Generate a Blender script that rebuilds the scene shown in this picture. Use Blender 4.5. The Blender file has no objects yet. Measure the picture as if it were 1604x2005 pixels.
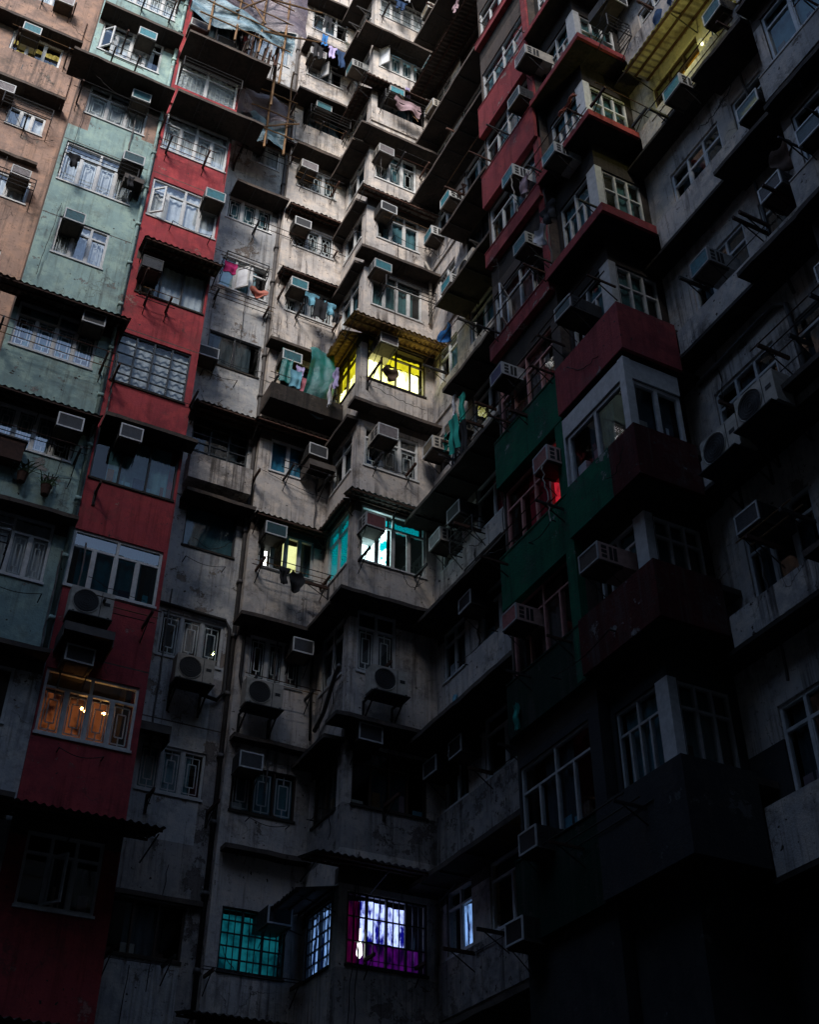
import bpy, math, random
from mathutils import Matrix, Vector, noise as mnoise
sc = bpy.context.scene
col = sc.collection
R = math.radians
SKY, SUN, EXPO = 0.15, 2.6, 1.25      # dusk: a weak blue sky and the last warm light from the left, softened by haze
FH1, FH2 = 45.8, 32.0                # roof heights of unseen blocks across the yard, set to shade the lower floors

# ---------------------------------------------------------------- camera, light, exposure
def setup():
    yaw, pitch, roll = 0.470056, 0.65158, 0.006747
    cp, sp = math.cos(pitch), math.sin(pitch)
    fw = Vector((0, cp, sp)); rt = Vector((1, 0, 0)); up = rt.cross(fw)
    r = math.cos(roll)*rt + math.sin(roll)*up
    u = -math.sin(roll)*rt + math.cos(roll)*up
    Z = Matrix.Rotation(-yaw, 3, 'Z')
    r, u, fw = Z @ r, Z @ u, Z @ fw
    cd = bpy.data.cameras.new('camera'); cam = bpy.data.objects.new('camera', cd); col.objects.link(cam)
    m = Matrix((r, u, -fw)).transposed().to_4x4(); m.translation = Vector((0, 0, 1.6))
    cam.matrix_basis = m
    cd.sensor_fit = 'VERTICAL'; cd.sensor_height = 36.0; cd.lens = 2353.4/2005*36.0
    cd.clip_end = 400; cd.clip_start = .05
    sc.camera = cam
    w = bpy.data.worlds.new('World'); sc.world = w; w.use_nodes = True
    nt = w.node_tree; bg = nt.nodes['Background']
    sky = nt.nodes.new('ShaderNodeTexSky'); sky.sky_type = 'NISHITA'; sky.sun_disc = False
    sun_el, sun_az = R(36), R(212)          # compass bearing of the light, behind and to the left of the camera
    sky.sun_elevation = sun_el; sky.sun_rotation = sun_az
    sky.air_density = 1.0; sky.ozone_density = .6; sky.dust_density = .3
    nt.links.new(sky.outputs[0], bg.inputs[0]); bg.inputs[1].default_value = SKY
    sd = bpy.data.lights.new('sun', 'SUN'); sd.energy = SUN; sd.angle = R(21); sd.color = (1, .94, .88)
    so = bpy.data.objects.new('sun', sd); col.objects.link(so)
    d = Vector((math.sin(sun_az)*math.cos(sun_el), math.cos(sun_az)*math.cos(sun_el), math.sin(sun_el)))
    so.rotation_euler = d.to_track_quat('Z', 'Y').to_euler(); so.location = d*80
    vs = sc.view_settings; vs.view_transform = 'Standard'; vs.look = 'None'; vs.gamma = 1; vs.exposure = EXPO
    sc.render.film_transparent = False
    sc.cycles.max_bounces = 6; sc.cycles.transparent_max_bounces = 10
    sc.cycles.sample_clamp_indirect = 4
setup()
rnd = random.Random(7)

# ---------------------------------------------------------------- materials
MAT = {}
class N:
    def __init__(s, name, rough=.8, metal=0, spec=.3):
        s.m = bpy.data.materials.new(name); s.m.use_nodes = True; s.t = s.m.node_tree
        s.b = s.t.nodes['Principled BSDF']; s.b.inputs['Roughness'].default_value = rough
        s.b.inputs['Metallic'].default_value = metal; s.b.inputs['Specular IOR Level'].default_value = spec
        s.out = s.t.nodes['Material Output']; MAT[name] = s.m
    def n(s, t, **k):
        nd = s.t.nodes.new('ShaderNode'+t)
        for a, v in k.items(): setattr(nd, a, v)
        return nd
    def l(s, a, b): s.t.links.new(a, b)
    def coord(s, scale=(1,1,1), kind='Object'):
        c = s.n('TexCoord'); mp = s.n('Mapping'); mp.inputs['Scale'].default_value = scale
        s.l(c.outputs[kind], mp.inputs[0]); return mp.outputs[0]
    def noise(s, vec, sc_, det=4, rough=.6):
        x = s.n('TexNoise'); x.inputs['Scale'].default_value = sc_; x.inputs['Detail'].default_value = det
        x.inputs['Roughness'].default_value = rough; s.l(vec, x.inputs['Vector']); return x.outputs['Fac']
    def ramp(s, fac, p0, p1, c0=(0,0,0,1), c1=(1,1,1,1)):
        r = s.n('ValToRGB'); e = r.color_ramp.elements
        e[0].position = p0; e[1].position = p1; e[0].color = c0; e[1].color = c1
        s.l(fac, r.inputs[0]); return r.outputs[0]
    def mix(s, fac, a, b, mode='MIX'):
        x = s.n('Mix', data_type='RGBA', blend_type=mode)
        for v, i in ((fac, 0), (a, 6), (b, 7)):
            if hasattr(v, 'is_output') or isinstance(v, bpy.types.NodeSocket): s.l(v, x.inputs[i])
            elif i == 0: x.inputs[0].default_value = v
            else: x.inputs[i].default_value = (*v[:3], 1)
        return x.outputs[2]
    def bump(s, h, st=.3, dist=.02):
        b = s.n('Bump'); b.inputs['Strength'].default_value = st; b.inputs['Distance'].default_value = dist
        s.l(h, b.inputs['Height']); s.l(b.outputs[0], s.b.inputs['Normal'])
def vary(c, f): return tuple(x*f for x in c)

def plaster(name, c, dirt=.5, peel=.5, under=(.20,.17,.145), streak=(.06,.05,.045)):
    a = N(name, .9, 0, .15); v = a.coord()
    big = a.noise(v, .45, 5, .65); mid = a.noise(v, 2.6, 7, .72); fine = a.noise(v, 24, 3, .6); fleck = a.noise(v, 7, 6, .8)
    x = a.mix(a.ramp(big, .38, .60), c, tuple(q*f for q, f in zip(c, (.66,.68,.70))))
    x = a.mix(a.ramp(mid, .46, .60), x, tuple(q*f for q, f in zip(c, (1.12,1.06,.98))))
    def amount(fac, k):
        f = a.n('Math', operation='MULTIPLY'); a.l(fac, f.inputs[0]); f.inputs[1].default_value = min(1, k); return f.outputs[0]
    pn = a.noise(v, 1.25, 10, .74); th = .665-.10*peel                      # flaked paint in ragged patches with a dark rim
    x = a.mix(a.ramp(pn, th-.022, th-.012), x, tuple(q*.45 for q in under))
    pf = a.ramp(pn, th-.008, th+.004); x = a.mix(pf, x, under)
    x = a.mix(a.ramp(fleck, .57, .61), x, tuple(q*(.58 if dirt > .45 else .75) for q in c))
    vs = a.coord((4.5, 4.5, .20)); st = a.noise(vs, 1.3, 6, .72); gate = a.noise(v, .7, 4, .6)     # rain streaks, in groups
    g = a.n('Math', operation='MULTIPLY'); a.l(a.ramp(st, .49, .62), g.inputs[0]); a.l(a.ramp(gate, .40, .62), g.inputs[1])
    x = a.mix(amount(g.outputs[0], dirt*1.5), x, streak)
    vt = a.coord((9, 9, .5)); s2 = a.noise(vt, 1.1, 4, .6); x = a.mix(amount(a.ramp(s2, .58, .68), dirt*.9), x, streak)
    blot = a.noise(v, .95, 8, .78); x = a.mix(amount(a.ramp(blot, .53, .66), dirt*1.2), x, tuple(q*.35 for q in under))
    rust = a.noise(a.coord((5, 5, .6)), 1.7, 5, .7); x = a.mix(amount(a.ramp(rust, .66, .74), dirt), x, (.13,.055,.025))
    sp = a.noise(v, 9, 2, .5); x = a.mix(a.ramp(sp, .70, .715), x, (.05,.04,.035))
    w = a.n('TexVoronoi', feature='DISTANCE_TO_EDGE'); w.inputs['Scale'].default_value = .8                      # hairline cracks
    wv = a.n('VectorMath', operation='ADD'); n3 = a.n('TexNoise'); n3.inputs['Scale'].default_value = 2.2; n3.inputs['Detail'].default_value = 5; a.l(v, n3.inputs['Vector']); a.l(v, wv.inputs[0]); a.l(n3.outputs['Color'], wv.inputs[1]); a.l(wv.outputs[0], w.inputs['Vector'])
    ck = a.ramp(w.outputs['Distance'], .004, .012, (1,1,1,1), (0,0,0,1)); g2 = a.n('Math', operation='MULTIPLY'); a.l(ck, g2.inputs[0]); a.l(a.ramp(gate, .5, .6), g2.inputs[1])
    x = a.mix(amount(g2.outputs[0], dirt*1.3), x, (.05,.04,.035))
    a.l(x, a.b.inputs['Base Color'])
    h = a.n('Math', operation='SUBTRACT'); a.l(fine, h.inputs[0]); a.l(pf, h.inputs[1]); a.bump(h.outputs[0], .6, .015)
def flat(name, c, rough=.6, metal=0, spec=.3, var=.35, scale=6, bump=.0):
    a = N(name, rough, metal, spec); v = a.coord()
    n1 = a.noise(v, scale, 5, .65)
    o = a.n('ObjectInfo'); rr = a.n('MapRange'); rr.inputs[3].default_value = 1-var*.6; rr.inputs[4].default_value = 1+var*.4
    a.l(o.outputs['Random'], rr.inputs[0])
    x = a.mix(a.ramp(n1, .35, .75), c, vary(c, 1-var))
    hs = a.n('HueSaturation'); a.l(x, hs.inputs['Color']); a.l(rr.outputs[0], hs.inputs['Value'])
    a.l(hs.outputs[0], a.b.inputs['Base Color'])
    if bump: a.bump(n1, bump, .01)
    return a
plaster('beige_plaster', (.29,.195,.155), .55, .2)
plaster('green_plaster', (.27,.38,.36), .38, .45, under=(.26,.24,.22))
plaster('red_plaster', (.32,.052,.060), .42, .4, under=(.36,.17,.15), streak=(.07,.012,.012))
plaster('grey_plaster', (.44,.44,.44), .5, .75, under=(.24,.20,.17))
plaster('pale_plaster', (.50,.455,.42), .6, .3)
plaster('worn_plaster', (.30,.28,.27), .7, .9, under=(.14,.12,.11))
plaster('wing_red', (.28,.055,.06), .45, .5, under=(.35,.27,.24), streak=(.08,.015,.015))
plaster('wing_green', (.006,.10,.055), .45, .35, under=(.22,.24,.22), streak=(.003,.02,.014))
plaster('dark_green', (.004,.022,.015), .4, .2, under=(.05,.06,.06))
plaster('dark_red', (.060,.010,.010), .5, .3, under=(.25,.24,.23))
plaster('side_brown', (.16,.11,.09), .6, .3)
plaster('concrete_and_shade', (.09,.072,.062), .7, .3, under=(.07,.055,.045))  # dark concrete edges, and shade painted onto the walls
plaster('soffit_and_shade', (.040,.034,.030), .6, .4, under=(.07,.055,.045), streak=(.015,.013,.012))  # dark undersides, and shade painted onto the wing walls
plaster('shade_wall', (.035,.038,.042), .4, .4, under=(.10,.10,.10))  # near-black wall colour standing in for shade low on the right
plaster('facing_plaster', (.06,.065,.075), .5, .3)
flat('asphalt', (.05,.05,.05), .9)
flat('room', (.028,.026,.025), .95, var=.5, scale=1.2)
flat('white_frame', (.55,.55,.54), .45, var=.35, scale=9)
flat('pink_light_frame', (.52,.25,.22), .5, var=.35, scale=9)  # pink cast of light put into the frame colour
flat('ac_pink_light', (.50,.31,.26), .6, var=.4, scale=7)  # pink cast of light put into the casing colour
flat('brown_frame', (.05,.03,.02), .5)
flat('dark_frame', (.018,.017,.017), .5)
flat('steel_frame', (.030,.034,.036), .45)
flat('white_pane', (.78,.80,.84), .35)  # plain white panes for some of the opened sashes
flat('grille_white', (.75,.75,.72), .5)
flat('grille_dark', (.02,.02,.022), .5)
flat('iron', (.012,.010,.010), .65, 0, .4)
flat('rusty', (.07,.03,.018), .85, var=.6, scale=14)
flat('bamboo', (.20,.105,.04), .7, var=.6, scale=5)
flat('ac_cream', (.42,.38,.32), .6, var=.45, scale=7)
flat('ac_white', (.46,.46,.45), .55, var=.5, scale=7)
flat('ac_under', (.085,.068,.052), .8, var=.6, scale=9)
flat('ac_dark', (.035,.033,.032), .7)
flat('louver', (.02,.02,.02), .7)
flat('pipe', (.11,.10,.095), .7, var=.5)
flat('cable', (.02,.017,.015), .7)
def fins(name, c, c2):
    a = N(name, .5, 0, .5); v = a.coord((1,1,1)); w = a.n('TexWave', wave_type='BANDS', bands_direction='Z')
    w.inputs['Scale'].default_value = 16; w.inputs['Distortion'].default_value = .6; w.inputs['Detail'].default_value = 2
    a.l(v, w.inputs['Vector']); n1 = a.noise(v, 9, 4, .7)
    x = a.mix(a.ramp(w.outputs['Fac'], .3, .7), c, c2); x = a.mix(a.ramp(n1, .45, .7), x, vary(c2, .6))
    o = a.n('ObjectInfo'); rr = a.n('MapRange'); rr.inputs[3].default_value = .6; rr.inputs[4].default_value = 1.3; a.l(o.outputs['Random'], rr.inputs[0])
    hs = a.n('HueSaturation'); a.l(x, hs.inputs['Color']); a.l(rr.outputs[0], hs.inputs['Value']); a.l(hs.outputs[0], a.b.inputs['Base Color'])
    a.bump(w.outputs['Fac'], .5, .01)
fins('fin_teal', (.03,.25,.30), (.025,.12,.15)); fins('fin_tealdark', (.02,.11,.13), (.012,.05,.06))
fins('fin_grey', (.22,.19,.19), (.10,.085,.085)); fins('fin_dark', (.035,.036,.038), (.014,.014,.015))
fins('fin_red', (.35,.10,.10), (.2,.06,.06)); fins('fin_blue', (.05,.07,.22), (.03,.04,.10)); fins('fin_cream', (.32,.26,.17), (.14,.11,.07))
def corrug(name, c, c2):
    a = N(name, .75, .1, .3); v = a.coord(); n1 = a.noise(v, 2.5, 6, .7)
    a.l(a.mix(a.ramp(n1, .4, .65), c, c2), a.b.inputs['Base Color'])
corrug('tin', (.075,.062,.052), (.03,.022,.018)); corrug('tin_pale', (.30,.27,.24), (.12,.09,.07)); corrug('tin_brown', (.34,.20,.09), (.13,.07,.035))
corrug('board', (.16,.15,.145), (.07,.06,.055))
def cloth(name, c, sheen=.0, folds=True):
    a = N(name, .85, 0, .2); v = a.coord(); n1 = a.noise(v, 4, 5, .7)
    a.l(a.mix(a.ramp(n1, .3, .75), c, vary(c, .55)), a.b.inputs['Base Color'])
    if folds:
        f = a.noise(a.coord((7, 7, 1.2)), 2.2, 4, .6); a.bump(f, .6, .03)
for nm, c in dict(cloth_black=(.012,.012,.014), cloth_blue=(.03,.16,.42), cloth_lightblue=(.16,.38,.48), cloth_teal=(.02,.30,.24), cloth_pink=(.48,.16,.20),
                  cloth_magenta=(.42,.02,.13), cloth_white=(.55,.55,.58), cloth_coral=(.55,.20,.15), cloth_navy=(.02,.05,.12), cloth_lilac=(.45,.38,.62), cloth_dust=(.35,.24,.26), cloth_brown=(.12,.07,.05),
                  curtain_white=(.66,.67,.68), curtain_teal=(.12,.26,.29), curtain_dark=(.05,.07,.08), curtain_blue=(.03,.22,.36), curtain_red=(.42,.02,.04), curtain_brown=(.18,.13,.11), blind_teal=(.06,.14,.16)).items():
    cloth(nm, c)
def tarp(name, c, c2):
    a = N(name, .32, 0, .6); v = a.coord((1.2, 1.2, .8)); n1 = a.noise(v, 2.3, 7, .7); n2 = a.noise(a.coord((2, 2, 6)), 2, 5, .7)
    a.l(a.mix(a.ramp(n1, .38, .62), c, c2), a.b.inputs['Base Color']); a.bump(n2, 1, .05)
tarp('tarp_teal', (.010,.17,.15), (.006,.09,.085)); tarp('tarp_silver', (.16,.26,.30), (.05,.11,.13)); tarp('tarp_striped', (.22,.33,.38), (.05,.12,.16)); tarp('net_mauve', (.16,.115,.125), (.08,.06,.07))
flat('leaf', (.035,.07,.02), .6)
def glass(name, tint, refl, rough=.0):
    a = N(name); nt = a.t
    tr = a.n('BsdfTransparent'); tr.inputs[0].default_value = (*tint, 1)
    gl = a.n('BsdfGlossy'); gl.inputs['Roughness'].default_value = rough
    v = a.coord(); bp = a.n('Bump'); bp.inputs['Strength'].default_value = .12; bp.inputs['Distance'].default_value = .02
    a.l(a.noise(v, 1.3, 2, .5), bp.inputs['Height']); a.l(bp.outputs[0], gl.inputs['Normal'])
    lw = a.n('LayerWeight'); lw.inputs[0].default_value = .5      # reflectance rises towards grazing angles, the same from both sides
    pw = a.n('Math', operation='POWER'); a.l(lw.outputs['Facing'], pw.inputs[0]); pw.inputs[1].default_value = 5
    mr = a.n('MapRange'); mr.inputs[3].default_value = refl; mr.inputs[4].default_value = .75; a.l(pw.outputs[0], mr.inputs[0])
    mx = a.n('MixShader'); a.l(mr.outputs[0], mx.inputs[0]); a.l(tr.outputs[0], mx.inputs[1]); a.l(gl.outputs[0], mx.inputs[2]); a.l(mx.outputs[0], a.out.inputs[0])
glass('glass', (.86,.91,.93), .15); glass('glass_dark', (.75,.80,.82), .035); glass('glass_teal', (.10,.38,.44), .10); glass('glass_dirty', (.62,.70,.68), .12, .25)
def emis(name, c, st, c2=None, st2=None, scale=(1,1,1), nscale=1.5, lo=.4, hi=.6):
    a = N(name); e = a.n('Emission')
    if c2 is None: e.inputs[0].default_value = (*c, 1); e.inputs[1].default_value = st
    else:
        f = a.ramp(a.noise(a.coord(scale), nscale, 5, .6), lo, hi)
        x = a.mix(f, tuple(v*st for v in c), tuple(v*st2 for v in c2)); a.l(x, e.inputs[0]); e.inputs[1].default_value = 1
    a.l(e.outputs[0], a.out.inputs[0])
emis('lit_yellow', (1,.95,.40), 2.6, (1,.88,.16), .9, (2,1,.5), 2)
emis('lit_amber', (.85,.72,.02), .62, (.55,.45,.01), .4)
emis('lit_cyan', (.75,1,1), 3.0, (.0,.55,.60), .7, (1,1,1), 2.6, .44, .54)
emis('lit_cyan_dim', (.0,.30,.34), .35)
emis('lit_teal', (.01,.20,.25), .22, (.0,.06,.09), .12, (1,1,1), 2.5)
emis('lit_blue', (.45,.52,1), .95, (.01,.01,.42), .25, (2.5,1,.9), 3.2, .44, .58)
emis('lit_violet', (.10,.004,.17), .28, (.015,.001,.06), .12, (2,1,1), 3)
emis('lit_magenta', (.20,.0,.08), .14, (.04,.0,.05), .08, (3,1,1), 3)
emis('lit_skyblue', (.28,.50,1), .45, (.0,.01,.10), .15, (5,1,.6), 3, .44, .56)
emis('lit_pale', (.85,.85,.38), .62, (.75,.72,.25), .45)
emis('lit_white', (1,1,.9), 2.2)
emis('lamp_glass', (1,.95,.5), 1.2)
emis('lit_warm', (1,.26,.07), .07, (.3,.05,.01), .012, (1,1,1), 2.2, .45, .6)
emis('bulb', (1,.50,.16), 18)
emis('lit_orange', (.9,.42,.03), .22, (.5,.2,.01), .14, (3,1,1), 2)
emis('lit_sallow', (.55,.42,.12), .55, (.3,.22,.05), .3, (2,1,.6), 3)
emis('lit_red', (.75,.02,.04), .36, (.25,.01,.02), .14, (3,1,1), 3)

# ---------------------------------------------------------------- mesh builder
class MB:
    def __init__(s): s.v = []; s.f = []; s.mi = []; s.mats = []
    def mat(s, m):
        if m not in s.mats: s.mats.append(m)
        return s.mats.index(m)
    def quad(s, a, b, c, d, m):
        i = len(s.v); s.v += [a, b, c, d]; s.f.append((i, i+1, i+2, i+3)); s.mi.append(s.mat(m))
    def box(s, x0, x1, y0, y1, z0, z1, m):
        if x0 > x1: x0, x1 = x1, x0
        if y0 > y1: y0, y1 = y1, y0
        if z0 > z1: z0, z1 = z1, z0
        i = len(s.v)
        s.v += [(x0,y0,z0),(x1,y0,z0),(x1,y1,z0),(x0,y1,z0),(x0,y0,z1),(x1,y0,z1),(x1,y1,z1),(x0,y1,z1)]
        k = s.mat(m)
        for q in ((0,3,2,1),(4,5,6,7),(0,1,5,4),(1,2,6,5),(2,3,7,6),(3,0,4,7)):
            s.f.append(tuple(i+j for j in q)); s.mi.append(k)
    def tube(s, pts, r, m, n=6, cap=True):
        pts = [Vector(p) for p in pts]; k = s.mat(m); rings = []
        for j, p in enumerate(pts):
            t = (pts[min(j+1, len(pts)-1)]-pts[max(j-1, 0)]).normalized()
            a = t.orthogonal().normalized() if abs(t.z) > .95 else t.cross(Vector((0,0,1))).normalized()
            b = t.cross(a).normalized(); i = len(s.v); rr = r[j] if isinstance(r, (list, tuple)) else r
            for q in range(n):
                w = 2*math.pi*q/n; s.v.append(tuple(p+a*math.cos(w)*rr+b*math.sin(w)*rr))
            rings.append(i)
        for a, b in zip(rings, rings[1:]):
            for q in range(n):
                s.f.append((a+q, a+(q+1) % n, b+(q+1) % n, b+q)); s.mi.append(k)
        if cap:
            s.f.append(tuple(rings[0]+q for q in reversed(range(n)))); s.mi.append(k)
            s.f.append(tuple(rings[-1]+q for q in range(n))); s.mi.append(k)
    def grid(s, fn, nu, nv, m, thick=0):
        k = s.mat(m); i = len(s.v)
        for a in range(nu+1):
            for b in range(nv+1): s.v.append(tuple(fn(a/nu, b/nv)))
        for a in range(nu):
            for b in range(nv):
                s.f.append((i+a*(nv+1)+b, i+(a+1)*(nv+1)+b, i+(a+1)*(nv+1)+b+1, i+a*(nv+1)+b+1)); s.mi.append(k)
WM = {}
def finish(name, data, M, parent=None):
    o = bpy.data.objects.new(name, data); col.objects.link(o)
    WM[o.name] = M
    if parent is not None: o.parent = parent; o.matrix_basis = WM[parent.name].inverted() @ M
    else: o.matrix_basis = M
    return o
def obj(name, mb, M, parent=None, smooth=False):
    me = bpy.data.meshes.new(name); me.from_pydata(mb.v, [], mb.f)
    for m in mb.mats: me.materials.append(MAT[m])
    me.polygons.foreach_set('material_index', mb.mi)
    if smooth: me.polygons.foreach_set('use_smooth', [True]*len(mb.f))
    me.update()
    return finish(name, me, M, parent)
def empty(name, M, parent=None): return finish(name, None, M, parent)
def tag(o, label=None, cat=None, group=None, kind=None):
    if label: o['label'] = label
    if cat: o['category'] = cat
    if group: o['group'] = group
    if kind: o['kind'] = kind
    return o
def T(x, y, z): return Matrix.Translation((x, y, z))

# ---------------------------------------------------------------- the facades: A faces look at the camera (-Y), B faces look left (-X)
FACE = {'A0':('A',22.2),'A1':('A',20.35),'A2':('A',20.3),'A3':('A',22.0),'A4':('A',21.7),'A5':('A',20.0),'AR':('A',11.35),
        'S5':('B',8.75),'B1':('B',10.85),'RB':('B',9.56),'RC':('B',9.77),'RD':('B',9.40),'AD':('A',10.90),'B5':('B',11.0),'BF':('B',10.75),'R2':('B',10.5),'S1':('B',.50),'S4':('B',6.86)}
def FM(face, s=0, z=0, out=0):      # face coordinates: x to the viewer's right, y inwards, z up
    t, v = FACE[face]
    if t == 'A': return T(s, v-out, z)
    return T(v-out, -s, z) @ Matrix.Rotation(-math.pi/2, 4, 'Z')
H = 2.86
def zk(k): return 7.4+H*k
ROOF = 47.4
# face, floor, left, right, sill, head, lights, frame, options   (metres along the face / above ground)
WIN=[
 ('A0',8,-1.55,-0.13,32.53,33.52,3,'wh','lit_dim'),('A0',7,-1.0,-0.02,29.42,30.2,3,'wh','cw'),('A0',6,-0.98,0.1,26.6,27.51,2,'wh','cw'),
 ('A0',9,-1.6,-0.5,35.3,36.6,3,'wh','g cw'),('A0',5,-1.3,-0.1,23.8,24.72,2,'wh','cd'),('A0',4,-1.3,0,20.6,21.5,2,'wh','cd'),
 ('A1',10,.8,2.5,37.3,38.6,4,'wh','g cw'),
 ('A1',9,.9,2.5,34.3,35.7,4,'wh','g cw'),('A1',8,0.66,2.39,31.55,32.92,4,'wh','sash4 cw'),('A1',7,0.8,2.38,28.68,29.91,3,'wh','g cw'),
 ('A1',6,0.60,2.42,25.84,27.36,4,'wh','g cw'),('A1',5,0.92,2.14,23.33,24.6,3,'wh','g cw'),('A1',4,0.61,2.42,20.18,21.5,4,'wh','g ct'),
 ('A1',3,0.75,2.42,17.52,18.55,4,'wh','g ct'),('A1',2,0.9,2.42,14.5,15.9,4,'wh','g cw'),('A1',1,.9,2.3,11.5,12.6,2,'wh','cd'),
 ('A2',10,3.0,4.5,37.2,38.6,4,'wh','cd'),('A2',9,2.95,4.6,34.2,35.3,4,'dk','cd'),
 ('A2',8,2.88,4.66,31.23,32.6,2,'wh','checker'),('A2',7,2.87,4.66,28.46,30.01,4,'wh','g cw'),('A2',6,2.86,4.66,25.73,27.19,4,'wh','cw sash4'),
 ('A2',5,2.98,4.66,22.98,24.3,3,'dk','cw slide'),('A2',4,2.84,4.56,20.04,21.57,4,'st','steel cw'),('A2',3,2.84,4.66,17.27,18.68,3,'dk','slide ct'),
 ('A2',2,2.8,4.64,14.58,15.92,4,'wh','tealglass'),('A2',1,2.84,4.6,11.44,12.75,4,'wh','g chandelier'),('A2',0,3.1,4.43,8.38,9.65,3,'wh','cd sash1'),
 ('A3',10,5.3,6.6,37.2,38.3,2,'wh','g cw'),('A3',9,5.75,6.6,34.3,35.3,2,'wh','g cw'),('A3',8,5.75,6.66,31.75,32.75,2,'wh','g cw'),('A3',7,5.26,6.64,28.88,29.85,3,'wh','g cb'),
 ('A3',6,5.30,6.73,26.08,27.3,3,'wh','cb sashw1'),('A3',5,5.30,6.74,23.22,24.35,2,'dk','cd slide'),('A3',4,5.25,6.70,20.04,21.35,3,'st','steel cd'),
 ('A3',3,5.40,6.64,17.49,18.66,1,'dk','blind'),('A3',2,5.19,6.62,14.58,15.65,3,'wh','g cd'),('A3',1,5.17,6.55,11.55,12.55,3,'wh','g ct'),('A3',0,5.02,6.51,8.38,9.4,3,'br','cd'),
 ('A4',12,7.2,8.4,42.4,43.6,3,'wh','cd'),('A4',11,7.17,8.5,39.6,40.9,3,'wh','cd'),('A4',10,7.13,8.42,36.83,37.95,3,'wh','sashw1 cd'),('A4',9,7.15,8.55,33.85,35.0,3,'dk','cd'),
 ('A4',8,7.17,8.45,31.08,32.05,3,'wh','g cd'),('A4',7,7.23,8.48,28.42,29.35,3,'wh','g cd'),('A4',6,7.16,8.6,25.74,26.85,4,'wh','g cd'),
 ('A4',5,7.24,8.5,22.64,23.9,3,'dk','cd'),('A4',4,7.18,8.13,20.12,21.13,2,'wh','cbl'),('A4',3,7.12,8.5,17.28,18.35,4,'wh','lit_soft'),
 ('A4',2,7.14,8.4,14.36,15.44,3,'wh','g cd'),('A4',1,7.04,8.44,11.36,12.35,3,'br','g cb'),('A4',0,7.12,8.43,8.26,9.44,3,'st','lit_teal'),
 ('A5',12,8.95,10.6,42.2,43.4,4,'wh','cd'),('A5',11,8.92,10.6,39.23,40.6,4,'wh','g cw'),('A5',10,8.95,10.61,36.22,37.6,4,'wh','g cb sashw0'),('A5',9,8.95,10.6,33.42,34.75,3,'dk','cd'),
 ('A5',8,8.95,10.31,30.57,31.95,3,'wh','g ct'),('A5',7,9.08,10.4,27.98,29.3,3,'wh','cb'),('A5',6,8.98,10.5,25.23,26.6,4,'wh','net'),
 ('A5',5,8.93,10.6,22.54,23.95,4,'br','lit_yellow'),('A5',4,8.93,10.39,19.71,20.95,3,'wh','g cd'),('A5',3,8.93,10.6,16.97,18.52,4,'wh','lit_cyan'),
 ('A5',2,8.93,9.86,14.16,15.66,2,'wh','cd g'),('A5',1,8.93,10.6,11.21,12.45,4,'br','cd'),('A5',0,8.93,10.6,8.18,9.5,4,'st','lit_purple'),
]
# side of the corner bay
for k,z0,z1,o in ((11,39.3,40.6,'cd'),(10,36.3,37.6,'cb'),(9,33.5,34.7,'cd'),(8,30.6,31.9,'cd'),(7,28.1,29.2,'cd'),(6,25.2,26.6,'cb'),(5,22.5,23.9,'lit_side'),(4,19.7,20.95,'cd'),(3,17.0,18.5,'cyan_side'),(2,14.2,15.6,'cd'),(1,11.2,12.4,'cd'),(0,8.2,9.4,'blue_side')):
    WIN.append(('S5',k,-21.5,-20.32,z0,z1,2,'br' if k in(5,1) else ('st' if k==0 else 'wh'),o))
for k in range(0,13):
    z=zk(k)
    WIN.append(('B1',k,-19.7,-18.75,z+1.05,z+2.25,2,'wh','blue_pane' if k==0 else rnd.choice(['cd','cb','cd'])))
    WIN.append(('B1',k,-18.1,-15.3,z+1.05,z+2.3,4,rnd.choice(['wh','br','wh','dk']),{3:'redcurt',0:'sallow'}.get(k,rnd.choice(['cd','cb','cd','cbr']))))
for k in range(0,9):
    s=zk(k)+{0:1.0,1:1.15,2:.85,3:.70,4:.45,5:.45,6:.30,7:.1,8:.1}[k]
    WIN.append(('RB',k,-14.90,-12.98,s,s+1.52,4,'pk' if k in (1,2,3) else 'wh',{5:'cb',6:'cb',2:'redcurt',4:'cbr sash1',3:'cbr',1:'cbr',8:'cb',7:'cb'}.get(k,'cd')))
    if k == 2:
        WIN.append(('RD',k,-12.62,-11.02,s,s+1.08,2,'wh','cd')); WIN.append(('AD',k,9.52,10.50,s,s+1.08,2,'wh','cd'))
    else:
        e = min(s+1.95, zk(k+1)-.38)
        WIN.append(('RC',k,-12.60,-11.62,s+.1,e,4,'wh','cb')); WIN.append(('AR',k,9.94,10.86,s+.1,e,3,'wh','net'))
for k in range(0,9):
    z=zk(k)
    WIN.append(('B5',k,-10.65,-9.24,z+.62,z+1.98,3,'wh' if k!=5 else 'br','lit_orange' if k==5 else 'cd'))
    WIN.append(('B5',k,-8.85,-8.05,z+.8,z+1.95,1,'wh','orange_pane' if k==5 else 'cd'))
    WIN.append(('R2',k,-7.4,-5.6,z+.9,z+2.2,3,'wh','cb' if k>3 else 'cd'))
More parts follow.
